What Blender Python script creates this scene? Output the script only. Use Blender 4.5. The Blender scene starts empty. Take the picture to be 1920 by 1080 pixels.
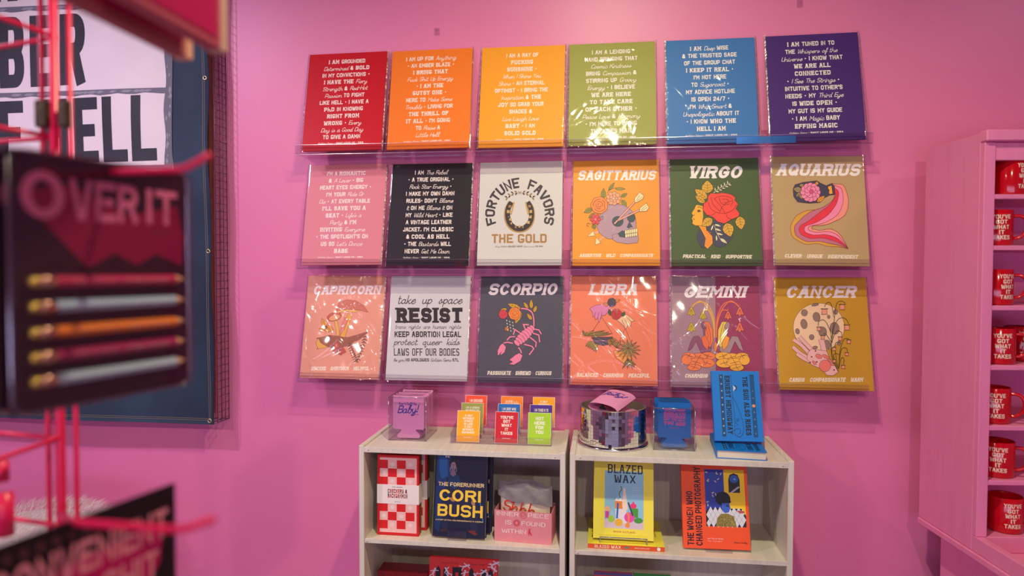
import bpy, math, random
from math import pi, sin, cos, radians, atan2, hypot
from mathutils import Vector, Matrix
from mathutils.geometry import tessellate_polygon

S = bpy.context.scene
C = S.collection

# ------------------------------------------------------------------ camera
YAW, PITCH, ROLL = radians(7.263), radians(1.714), radians(0.139)
CAM = Vector((0.0, -2.2607, 1.5))
FPX = 1270.1
_f = Vector((-sin(YAW), cos(YAW), 0)); _r = Vector((cos(YAW), sin(YAW), 0)); _z = Vector((0, 0, 1))
FWD = cos(PITCH) * _f - sin(PITCH) * _z
_u = cos(PITCH) * _z + sin(PITCH) * _f
RGT = cos(ROLL) * _r + sin(ROLL) * _u
UPV = cos(ROLL) * _u - sin(ROLL) * _r
cam_data = bpy.data.cameras.new('camera')
cam_data.sensor_width = 36.0
cam_data.lens = FPX / 1920 * 36
cam_data.clip_start = 0.02
cam_data.dof.use_dof = True
cam_data.dof.focus_distance = 2.12
cam_data.dof.aperture_fstop = 1.75
cam = bpy.data.objects.new('camera', cam_data); C.objects.link(cam)
m3 = Matrix((RGT, UPV, -FWD)).transposed()
cam.matrix_world = Matrix.Translation(CAM) @ m3.to_4x4()
S.camera = cam

# ------------------------------------------------------------------ view, world, lamps
S.view_settings.view_transform = 'Standard'
S.view_settings.look = 'None'
S.view_settings.gamma = 1.0
S.view_settings.use_curve_mapping = False
S.view_settings.exposure = 0.0
S.cycles.transparent_max_bounces = 40
S.cycles.max_bounces = 10
S.cycles.diffuse_bounces = 4
S.cycles.glossy_bounces = 5
S.cycles.sample_clamp_indirect = 6.0
w = bpy.data.worlds.new('world'); S.world = w; w.use_nodes = True
w.node_tree.nodes['Background'].inputs[0].default_value = (0.9, 0.8, 1.0, 1)
w.node_tree.nodes['Background'].inputs[1].default_value = 0.05

def lamp(name, kind, loc, target, energy, color, size=0.05, cone=110, blend=0.5, size_y=None):
    d = bpy.data.lights.new(name, kind)
    d.energy = energy; d.color = color
    if kind == 'SPOT':
        d.shadow_soft_size = size; d.spot_size = radians(cone); d.spot_blend = blend
    else:
        d.shape = 'RECTANGLE'; d.size = size; d.size_y = size_y or size
    o = bpy.data.objects.new(name, d); C.objects.link(o)
    o.location = loc
    o.rotation_euler = (Vector(target) - Vector(loc)).to_track_quat('-Z', 'Y').to_euler()
    return o

lamp('track_lamp_key', 'SPOT', (0.05, -1.35, 2.86), (0.0, -0.6, 0.3), 98, (1.0, 0.96, 0.62), 0.035, 150, 1.0)
lamp('track_lamp_back', 'SPOT', (0.55, -4.2, 2.86), (0.25, 0, 0.6), 86, (1.0, 0.90, 0.66), 0.04, 62, 0.7)
lamp('track_lamp_back_left', 'SPOT', (-2.5, -4.2, 2.86), (-1.25, 0, 0.85), 112, (1.0, 0.86, 0.82), 0.04, 64, 0.7)
lamp('track_lamp_left', 'SPOT', (-2.1, -1.5, 2.86), (-1.40, 0, 0.30), 98, (0.98, 0.76, 1.0), 0.05, 110, 1.0)
lamp('track_lamp_right', 'SPOT', (2.0, -1.3, 2.86), (1.35, 0, 0.5), 17, (1.0, 0.70, 0.64), 0.05, 120, 0.9)
lamp('fill_area_front', 'AREA', (-0.3, -5.45, 0.85), (-0.3, 0, 0.85), 50, (0.66, 0.60, 1.0), 4.6, size_y=0.8)  # added unseen fill, no real window; set low, out of the lips' reflections
# ------------------------------------------------------------------ materials
MATS = {}
def lin(h, k=1.0):
    h = h.lstrip('#'); v = [int(h[i:i + 2], 16) / 255 for i in (0, 2, 4)]
    return tuple(min(1.0, k * (c / 12.92 if c <= 0.04045 else ((c + 0.055) / 1.055) ** 2.4)) for c in v) + (1,)

def new_mat(name):
    m = bpy.data.materials.new(name); m.use_nodes = True
    nt = m.node_tree; b = nt.nodes['Principled BSDF']
    return m, nt, b

def paper(h, rough=0.55, k=1.12, metal=0.0, name=None):
    key = ('p', h, rough, k, metal)
    if key in MATS: return MATS[key]
    m, nt, b = new_mat((name or 'ink') + '_' + h)
    b.inputs['Base Color'].default_value = lin(h, k)
    b.inputs['Roughness'].default_value = rough
    b.inputs['Metallic'].default_value = metal
    b.inputs['Specular IOR Level'].default_value = 0.35
    MATS[key] = m
    return m

def noisy(name, c1, c2, scale=(30, 30, 30), rough=0.5, bump=0.0, bscale=200, detail=4, metal=0.0, spec=0.5):
    if name in MATS: return MATS[name]
    m, nt, b = new_mat(name)
    tc = nt.nodes.new('ShaderNodeTexCoord'); mp = nt.nodes.new('ShaderNodeMapping')
    mp.inputs['Scale'].default_value = scale
    nz = nt.nodes.new('ShaderNodeTexNoise'); nz.inputs['Scale'].default_value = 1.0; nz.inputs['Detail'].default_value = detail
    rp = nt.nodes.new('ShaderNodeValToRGB')
    rp.color_ramp.elements[0].color = lin(c1); rp.color_ramp.elements[1].color = lin(c2)
    rp.color_ramp.elements[0].position = 0.3; rp.color_ramp.elements[1].position = 0.7
    L = nt.links.new
    L(tc.outputs['Object'], mp.inputs['Vector']); L(mp.outputs[0], nz.inputs['Vector'])
    L(nz.outputs['Fac'], rp.inputs[0]); L(rp.outputs[0], b.inputs['Base Color'])
    b.inputs['Roughness'].default_value = rough; b.inputs['Metallic'].default_value = metal
    b.inputs['Specular IOR Level'].default_value = spec
    if bump:
        n2 = nt.nodes.new('ShaderNodeTexNoise'); n2.inputs['Scale'].default_value = bscale; n2.inputs['Detail'].default_value = 3
        bp = nt.nodes.new('ShaderNodeBump'); bp.inputs['Strength'].default_value = bump; bp.inputs['Distance'].default_value = 0.002
        L(tc.outputs['Object'], n2.inputs['Vector']); L(n2.outputs['Fac'], bp.inputs['Height']); L(bp.outputs[0], b.inputs['Normal'])
    MATS[name] = m
    return m

def clear(name, tint=(1, 1, 1), gloss=(1, 1, 1), ior=1.45, rough=0.05, base=0.0, bump=0.0, bscale=60, mul=1.0):
    """thin clear plastic or glass: see-through plus a Fresnel sheen"""
    if name in MATS: return MATS[name]
    m = bpy.data.materials.new(name); m.use_nodes = True; nt = m.node_tree
    for n in list(nt.nodes): nt.nodes.remove(n)
    out = nt.nodes.new('ShaderNodeOutputMaterial'); mx = nt.nodes.new('ShaderNodeMixShader')
    tr = nt.nodes.new('ShaderNodeBsdfTransparent'); gl = nt.nodes.new('ShaderNodeBsdfGlossy')
    fr = nt.nodes.new('ShaderNodeLayerWeight'); fr.inputs['Blend'].default_value = 0.5
    pw = nt.nodes.new('ShaderNodeMath'); pw.operation = 'POWER'; pw.inputs[1].default_value = 5.0
    ad = nt.nodes.new('ShaderNodeMath'); ad.operation = 'MULTIPLY_ADD'; ad.use_clamp = True
    f0 = ((ior - 1) / (ior + 1)) ** 2 * mul
    ad.inputs[1].default_value = 0.9 - f0; ad.inputs[2].default_value = f0 + base
    tr.inputs[0].default_value = (*tint, 1); gl.inputs[0].default_value = (*gloss, 1); gl.inputs['Roughness'].default_value = rough
    L = nt.links.new
    L(fr.outputs['Facing'], pw.inputs[0]); L(pw.outputs[0], ad.inputs[0]); L(ad.outputs[0], mx.inputs[0]); L(tr.outputs[0], mx.inputs[1]); L(gl.outputs[0], mx.inputs[2])
    L(mx.outputs[0], out.inputs[0])
    if bump:
        tc = nt.nodes.new('ShaderNodeTexCoord'); n2 = nt.nodes.new('ShaderNodeTexNoise'); n2.inputs['Scale'].default_value = bscale
        bp = nt.nodes.new('ShaderNodeBump'); bp.inputs['Strength'].default_value = bump; bp.inputs['Distance'].default_value = 0.002
        L(tc.outputs['Object'], n2.inputs['Vector']); L(n2.outputs['Fac'], bp.inputs['Height'])
        L(bp.outputs[0], gl.inputs['Normal']); L(bp.outputs[0], fr.inputs['Normal'])
    MATS[name] = m
    return m

WALL = noisy('pink_wall_paint', 'E679AB', 'E97DAE', (3, 3, 3), 0.42, 0.06, 350, spec=0.5)
CEIL = noisy('dark_ceiling_paint', '4A444A', '504A50', (3, 3, 3), 0.8)
SHOPWALL = noisy('off_white_wall_paint', 'D8CCD2', 'DED4D8', (3, 3, 3), 0.8)
FLOOR = noisy('grey_floor', '8A7F7B', '9A8F8A', (2, 14, 2), 0.5)
WASHED = noisy('whitewashed_board', 'DDD2C4', 'EAE0D2', (90, 3, 60), 0.42, 0.03, 120)
WASHED_V = noisy('whitewashed_upright', 'DDD2C4', 'EAE0D2', (90, 60, 3), 0.42, 0.03, 120)
PINKWOOD = noisy('pink_painted_wood', 'EC82B4', 'F08AB9', (40, 40, 4), 0.42, 0.10, 90, spec=0.4)
ACRYLIC = clear('clear_acrylic', (0.95, 0.93, 0.95), ior=1.5, rough=0.03, base=0.015)
EDGE = clear('polished_edge', (0.86, 0.84, 0.87), ior=1.5, rough=0.12, base=0.30)
GLASS = clear('clear_glass', (0.93, 0.945, 0.95), ior=1.5, rough=0.01, base=0.02)
SEAM = clear('sleeve_seam', (.80, .79, .81), gloss=(1, 1, 1), ior=1.5, rough=.45, base=.22)
SLEEVE = clear('clear_sleeve_film', (0.985, 0.98, 0.985), ior=1.45, rough=0.055, bump=0.03, bscale=60, mul=1.3)
CHROME = paper('C9C9CC', 0.14, 1.0, 1.0, 'chrome')
REDWIRE = noisy('pink_red_powder_coat', 'E6124F', 'EC1C58', (20, 20, 20), 0.35)

# ------------------------------------------------------------------ mesh building
class MB:
    def __init__(s): s.v = []; s.f = []; s.fm = []; s.m = []; s.sm = []
    def mi(s, m):
        if m not in s.m: s.m.append(m)
        return s.m.index(m)
    def add(s, vs, fs, m, smooth=False):
        o = len(s.v); s.v += [tuple(p) for p in vs]; k = s.mi(m)
        for f in fs: s.f.append(tuple(i + o for i in f)); s.fm.append(k); s.sm.append(smooth)
    def box(s, x0, x1, y0, y1, z0, z1, m, bev=0.0):
        if bev <= 0:
            vs = [(x, y, z) for z in (z0, z1) for y in (y0, y1) for x in (x0, x1)]
            s.add(vs, [(0, 2, 3, 1), (4, 5, 7, 6), (0, 1, 5, 4), (2, 6, 7, 3), (0, 4, 6, 2), (1, 3, 7, 5)], m); return
        b = bev; vs = []; fs = []
        X = (x0, x1); Y = (y0, y1); Z = (z0, z1); idx = {}
        for i in (0, 1):
            for j in (0, 1):
                for k in (0, 1):
                    sx, sy, sz = (1 if i == 0 else -1), (1 if j == 0 else -1), (1 if k == 0 else -1)
                    idx[i, j, k, 0] = len(vs); vs.append((X[i], Y[j] + sy * b, Z[k] + sz * b))
                    idx[i, j, k, 1] = len(vs); vs.append((X[i] + sx * b, Y[j], Z[k] + sz * b))
                    idx[i, j, k, 2] = len(vs); vs.append((X[i] + sx * b, Y[j] + sy * b, Z[k]))
        for i in (0, 1): fs.append([idx[i, a, c, 0] for a, c in ((0, 0), (1, 0), (1, 1), (0, 1))])
        for j in (0, 1): fs.append([idx[a, j, c, 1] for a, c in ((0, 0), (1, 0), (1, 1), (0, 1))])
        for k in (0, 1): fs.append([idx[a, c, k, 2] for a, c in ((0, 0), (1, 0), (1, 1), (0, 1))])
        for i in (0, 1):
            for j in (0, 1): fs.append([idx[i, j, 0, 0], idx[i, j, 1, 0], idx[i, j, 1, 1], idx[i, j, 0, 1]])
            for k in (0, 1): fs.append([idx[i, 0, k, 0], idx[i, 1, k, 0], idx[i, 1, k, 2], idx[i, 0, k, 2]])
        for j in (0, 1):
            for k in (0, 1): fs.append([idx[0, j, k, 1], idx[1, j, k, 1], idx[1, j, k, 2], idx[0, j, k, 2]])
        for i in (0, 1):
            for j in (0, 1):
                for k in (0, 1): fs.append([idx[i, j, k, 0], idx[i, j, k, 1], idx[i, j, k, 2]])
        s.add(vs, fs, m)
    def tube(s, pts, r, m, n=10, closed=False):
        pts = [Vector(p) for p in pts]; N = len(pts); rings = []; vs = []
        for i, p in enumerate(pts):
            if closed: t = (pts[(i + 1) % N] - pts[i - 1])
            else: t = (pts[min(i + 1, N - 1)] - pts[max(i - 1, 0)])
            t.normalize()
            up = Vector((0, 0, 1)) if abs(t.z) < 0.95 else Vector((1, 0, 0))
            if i and up.dot(prev_up) < 0: up = -up
            a = t.cross(up).normalized(); b = a.cross(t).normalized(); prev_up = up
            rr = r[i] if isinstance(r, (list, tuple)) else r
            vs += [p + rr * (cos(2 * pi * k / n) * a + sin(2 * pi * k / n) * b) for k in range(n)]
        fs = []
        for i in range(N if closed else N - 1):
            j = (i + 1) % N
            for k in range(n): fs.append((i * n + k, i * n + (k + 1) % n, j * n + (k + 1) % n, j * n + k))
        if not closed:
            fs.append(tuple(range(n))[::-1]); fs.append(tuple((N - 1) * n + k for k in range(n)))
        s.add(vs, fs, m, True)
    def lathe(s, prof, m, n=40, cx=0, cy=0):
        vs = []; fs = []; P = len(prof)
        for i in range(n):
            a = 2 * pi * i / n
            for r, z in prof: vs.append((cx + r * cos(a), cy + r * sin(a), z))
        for i in range(n):
            j = (i + 1) % n
            for k in range(P - 1): fs.append((i * P + k, j * P + k, j * P + k + 1, i * P + k + 1))
        s.add(vs, fs, m, True)
    def prism(s, pts, y0, y1, m, mside=None):
        """outline in (x, z) extruded along y"""
        n = len(pts); tri = tessellate_polygon([[Vector((p[0], p[1], 0)) for p in pts]])
        vs = [(p[0], y0, p[1]) for p in pts] + [(p[0], y1, p[1]) for p in pts]
        s.add(vs, [tuple(t) for t in tri] + [tuple(i + n for i in t) for t in tri], m)
        s.add(vs, [(i, (i + 1) % n, n + (i + 1) % n, n + i) for i in range(n)], mside or m)
    def obj(s, name, parent=None, **props):
        me = bpy.data.meshes.new(name); me.from_pydata(s.v, [], s.f)
        for m in s.m: me.materials.append(m)
        me.polygons.foreach_set('material_index', s.fm); me.polygons.foreach_set('use_smooth', s.sm)
        me.update()
        o = bpy.data.objects.new(name, me); C.objects.link(o)
        if parent: o.parent = parent
        for k, v in props.items(): o[k] = v
        return o

def thing(name, label, cat, loc=(0, 0, 0), rot=(0, 0, 0), group=None):
    o = bpy.data.objects.new(name, None); C.objects.link(o)
    o.empty_display_size = 0.03
    o.location = loc; o.rotation_euler = rot; o['label'] = label; o['category'] = cat
    if group: o['group'] = group
    return o
def tag(o, label, cat, group=None):
    o['label'] = label; o['category'] = cat
    if group: o['group'] = group
    return o
def dup(root, loc, rot, label, group=None):
    r = root.copy(); C.objects.link(r); r.location = loc; r.rotation_euler = rot; r['label'] = label
    if group: r['group'] = group
    for ch in list(root.children):
        c = ch.copy(); C.objects.link(c); c.parent = r
        for g in ch.children:
            d = g.copy(); C.objects.link(d); d.parent = c
    return r
def struct(o): o['kind'] = 'structure'; return o

def at(px, py, d):
    """a point d metres in front of the lens along the ray of that picture position"""
    return CAM + d * (FWD + (px - 960) / FPX * RGT - (py - 540) / FPX * UPV)

# ------------------------------------------------------------------ lettering drawn as strokes
CAPS = {
 'A': (5, '00283850 1343'), 'B': (5, '00084857554404 4453514000'), 'C': (5, '5748180701104051'.replace(' ', '')),
 'D': (5, '0008485751400 0'.replace(' ', '')), 'E': (4.6, '58080050 0444'), 'F': (4.6, '580800 0444'),
 'G': (5, '57481807011040515333'), 'H': (5, '0008 5058 0454'), 'I': (0, '0008'), 'J': (4, '48413010010 2'.replace(' ', '')),
 'K': (5, '0008 0358 2550'), 'L': (4.4, '080050'), 'M': (6, '0008336860'), 'N': (5, '00085058'), 'O': (5, '104051574818070110'),
 'P': (5, '00084857544 3 03'.replace(' ', '')), 'Q': (5, '104051574818070110 3250'), 'R': (5, '00084857554404 3450'),
 'S': (5, '574818070514445351401001'.replace(' ', '')), 'T': (4.8, '0858 h8h0'), 'U': (5, '080110405158'), 'V': (5, '08203058'),
 'W': (7, '081020i7506078'), 'X': (5, '0058 0850'), 'Y': (4.8, '08h458 h4h0'), 'Z': (5, '08580050'),
 '0': (5, '104051574818070110'), '2': (5, '0607184857550100 50'.replace(' ', '')), '4': (5, '4048030252'), '7': (5, '085820'),
 '/': (3, '0038'), '&': (5, '50151728384746030110305 3'.replace(' ', '')), "'": (0, '0806'), '-': (3, '0434'), '!': (0, '0803 0001'),
 '.': (0, '0001'), ',': (1, '1100'), ':': (0, '0102 0506'), '?': (4, '07184746 2422'),
}
LOW = {
 'a': (6, '48290705244649455465'), 'b': (5, '052c2e1d06143446482958'.replace(' ', '')), 'c': (5, '4839180614 3456'.replace(' ', '')),
 'd': (6, '482907052446 5e465465'), 'e': (5, '0637483918061 43456'.replace(' ', '')), 'f': (4, '053a4d3e2c211002 2556'.replace(' ', '')),
 'g': (6, '48290705244649422001 2366'.replace(' ', '')), 'h': (6, '0e04 072948455465'), 'i': (2, '09051425 1b1c'), 'j': (3, '29221001 2b2c'),
 'k': (5, '0e04 4906 173455'), 'l': (4, '053b3e1d162445'), 'm': (8, '0904 07293834 375968657485'), 'n': (6, '0904 072948455465'),
 'o': (5, '29070524464829 2958'), 'p': (5, '0900 072948462405'), 'q': (6, '482907052446494150 62'.replace(' ', '')), 'r': (4, '0904 072948'),
 's': (5, '0529373514 05 3556'.replace('14 05 ', '1405 ')), 't': (4, '1d152445 0a3a'), 'u': (6, '0905244649455465'), 'v': (5, '0914244858'),
 'w': (7, '0905143639355467 6978'.replace(' ', '')), 'x': (4, '0944 4904'), 'y': (6, '0906244649422001 2366'.replace(' ', '')), 'z': (5, '0949044455'),
}
def _num(c):
    if c == 'h': return 2.4
    if c == 'i': return 3.5
    return int(c, 16)
def _pts(st): return [(_num(st[i]), _num(st[i + 1])) for i in range(0, len(st) - 1, 2)]
def chaikin(p, closed, n=2):
    for _ in range(n):
        q = []
        N = len(p)
        rng = range(N) if closed else range(N - 1)
        if not closed: q.append(p[0])
        for i in rng:
            a, b = p[i], p[(i + 1) % N]
            q.append((a[0] * .75 + b[0] * .25, a[1] * .75 + b[1] * .25)); q.append((a[0] * .25 + b[0] * .75, a[1] * .25 + b[1] * .75))
        if not closed: q.append(p[-1])
        p = q
    return p
def round_cham(p, closed):
    """round only the chamfered (shallow) corners"""
    N = len(p); out = []
    for i in range(N):
        if not closed and i in (0, N - 1): out.append(p[i]); continue
        a, b, c = p[i - 1], p[i], p[(i + 1) % N]
        d1 = atan2(b[1] - a[1], b[0] - a[0]); d2 = atan2(c[1] - b[1], c[0] - b[0])
        t = abs((d2 - d1 + pi) % (2 * pi) - pi)
        if t > 1.2: out.append(b); continue
        l1 = hypot(b[0] - a[0], b[1] - a[1]); l2 = hypot(c[0] - b[0], c[1] - b[1])
        k = min(1.4, .5 * l1, .5 * l2) if True else 0
        k1 = min(k * 1.3, .5 * l1); k2 = min(k * 1.3, .5 * l2)
        A = (b[0] - (b[0] - a[0]) / l1 * k1, b[1] - (b[1] - a[1]) / l1 * k1); B = (b[0] + (c[0] - b[0]) / l2 * k2, b[1] + (c[1] - b[1]) / l2 * k2)
        for s in (0, .33, .67, 1):
            out.append(tuple((1 - s) ** 2 * A[j] + 2 * s * (1 - s) * b[j] + s * s * B[j] for j in (0, 1)))
    return out
def catmull(p, k=4, closed=False):
    if len(p) < 3: return list(p)
    out = []; N = len(p)
    for i in range(N if closed else N - 1):
        if closed: P = [p[i - 1], p[i], p[(i + 1) % N], p[(i + 2) % N]]
        else: P = [p[max(i - 1, 0)], p[i], p[i + 1], p[min(i + 2, N - 1)]]
        for s in range(k):
            t = s / k
            out.append(tuple(.5 * (2 * P[1][j] + (P[2][j] - P[0][j]) * t + (2 * P[0][j] - 5 * P[1][j] + 4 * P[2][j] - P[3][j]) * t * t + (3 * P[1][j] - P[0][j] - 3 * P[2][j] + P[3][j]) * t ** 3) for j in (0, 1)))
    if not closed: out.append(tuple(p[-1]))
    return out
def ribbon(p, h, closed=False, cap=0.0):
    """a list of quads that thickens a 2D polyline by h on both sides"""
    q = [p[0]]
    for a in p[1:]:
        if hypot(a[0] - q[-1][0], a[1] - q[-1][1]) > 1e-9: q.append(a)
    p = q
    if closed and len(p) > 1 and hypot(p[0][0] - p[-1][0], p[0][1] - p[-1][1]) < 1e-9: p = p[:-1]
    N = len(p)
    if N < 2: return []
    if not closed and cap:
        def ext(a, b):
            l = hypot(a[0] - b[0], a[1] - b[1]); return (a[0] + (a[0] - b[0]) / l * cap, a[1] + (a[1] - b[1]) / l * cap)
        p = [ext(p[0], p[1])] + p[1:-1] + [ext(p[-1], p[-2])] if N > 2 else [ext(p[0], p[1]), ext(p[1], p[0])]
    L = []; R = []
    for i in range(N):
        def dirn(a, b):
            l = hypot(b[0] - a[0], b[1] - a[1]); return ((b[0] - a[0]) / l, (b[1] - a[1]) / l)
        d1 = dirn(p[i - 1], p[i]) if (closed or i > 0) else None
        d2 = dirn(p[i], p[(i + 1) % N]) if (closed or i < N - 1) else None
        d1 = d1 or d2; d2 = d2 or d1
        nx, ny = -(d1[1] + d2[1]), d1[0] + d2[0]; l = hypot(nx, ny)
        if l < 1e-6: nx, ny = -d1[1], d1[0]; k = 1
        else:
            nx /= l; ny /= l; k = min(1 / max(.05, nx * -d1[1] + ny * d1[0]), 2.0)
        L.append((p[i][0] + nx * h * k, p[i][1] + ny * h * k)); R.append((p[i][0] - nx * h * k, p[i][1] - ny * h * k))
    return [[L[i], L[(i + 1) % N], R[(i + 1) % N], R[i]] for i in range(N if closed else N - 1)]

STY = {  # thickness, serifs, rounding, shear, width factor, gap
 'b': (.20, 0, 0, 0, .98, .12), 's': (.23, .75, 0, 0, 1.12, .19), 'r': (.19, 0, 1, 0, 1.15, .13), 't': (.11, 0, 1, 0, 1.1, .16),
 'c': (.115, 0, 2, .32, 1.15, .025), 'z': (.23, .7, 1, .24, 1.1, .12), 'n': (.21, 0, 0, 0, .62, .11), 'd': (.13, .7, 0, 0, .72, .14),
 'u': (.10, 0, 2, 0, .85, .05), 'k': (.27, .9, 1, 0, 1.0, .13), 'h': (.17, 0, 1, 0, .8, .12),
}
CODE = {'=': 'b', '^': 's', '_': 'c', '~': 'r', '`': 't', '%': 'z'}
def text_polys(txt, style='b', space=.42):
    """quads in units of the cap height, and the total width"""
    x = 0.0; out = []; st = style; last_gap = 0
    for ch in txt:
        if ch in CODE: st = CODE[ch]; continue
        t, serif, rnd, sh, wf, gap = STY[st]
        if ch == ' ': x += space; continue
        if ch in '•·':
            r = .16 if ch == '•' else .06; x += .05
            out.append([(x + r + r * cos(a), .5 + r * sin(a)) for a in [i * pi / 4 for i in range(8)]]); x += 2 * r + .05 + gap; continue
        if ch == '"': continue
        low = ch in LOW
        if low:
            wid, s = LOW[ch]; k = .1 * wf
            strokes = [[(X * k, (Y - 4) * .1) for X, Y in _pts(q)] for q in s.split()]
            h = t / 2 * .9
            for q in strokes:
                cl = False
                q = catmull(q, 4) if len(q) > 2 else q
                for f in ribbon(q, h, False, h * .6): out.append([(x + X + h + sh * Y, Y) for X, Y in f])
            x += wid * k + 2 * h * .5 + gap
        else:
            wid, s = CAPS[ch]; k = (1 - t) / 8
            for q in s.split():
                P = _pts(q)
                if rnd == 1 and ch in 'OQ' and q == s.split()[0]: P = [(2.5 - 2.6 * cos(a), 4 + 4 * sin(a)) for a in [2 * pi * i / 28 for i in range(28)]]; P.append(P[0])
                if rnd == 1 and ch in 'CG':
                    P = [(2.5 + 2.6 * cos(a), 4 + 4 * sin(a)) for a in [radians(42 + (276 if ch == 'C' else 292) * i / 22) for i in range(23)]]
                    if ch == 'G': P += [(4.9, 3.6), (3.1, 3.6)]
                cl = P[0] == P[-1] and len(P) > 2
                raw = P
                if cl: P = P[:-1]
                if rnd and not (rnd == 1 and ch in 'OQCG'): P = round_cham(P, cl)
                pts = [(t / 2 + X * k * wf, t / 2 + Y * k) for X, Y in P]
                for f in ribbon(pts, t / 2, cl, 0 if cl else t / 2 * .98): out.append([(x + X + sh * Y, Y) for X, Y in f])
                if serif and not (rnd == 1 and ch in 'OQCGS'):
                    for i, (X, Y) in enumerate(raw[:-1] if cl else raw):
                        if Y not in (0, 8): continue
                        nb = [raw[j] for j in (i - 1, i + 1) if 0 <= j < len(raw)]
                        if cl: nb = [raw[i - 1 if i else -2], raw[i + 1]]
                        if not any(abs(n[1] - Y) >= 3 and abs(n[0] - X) <= 2.6 for n in nb): continue
                        X0 = t / 2 + X * k * wf; sw = t * (.5 + .42 * serif)
                        yy = (0, t * .5) if Y == 0 else (1 - t * .5, 1)
                        out.append([(x + a + sh * b, b) for a, b in ((X0 - sw, yy[0]), (X0 + sw, yy[0]), (X0 + sw, yy[1]), (X0 - sw, yy[1]))])
            x += wid * k * wf + t + gap
    return out, x - gap

# ------------------------------------------------------------------ flat printed artwork
def homography(src, dst):
    A = []; B = []
    for (x, y), (u, v) in zip(src, dst):
        A.append([x, y, 1, 0, 0, 0, -u * x, -u * y]); B.append(u)
        A.append([0, 0, 0, x, y, 1, -v * x, -v * y]); B.append(v)
    n = 8
    for i in range(n):
        p = max(range(i, n), key=lambda r: abs(A[r][i])); A[i], A[p] = A[p], A[i]; B[i], B[p] = B[p], B[i]
        for r in range(n):
            if r != i:
                k = A[r][i] / A[i][i]
                if k:
                    A[r] = [a - k * b for a, b in zip(A[r], A[i])]; B[r] -= k * B[i]
    h = [B[i] / A[i][i] for i in range(n)] + [1]
    def f(x, y):
        d = h[6] * x + h[7] * y + 1
        return (h[0] * x + h[1] * y + h[2]) / d, (h[3] * x + h[4] * y + h[5]) / d
    return f

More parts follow.
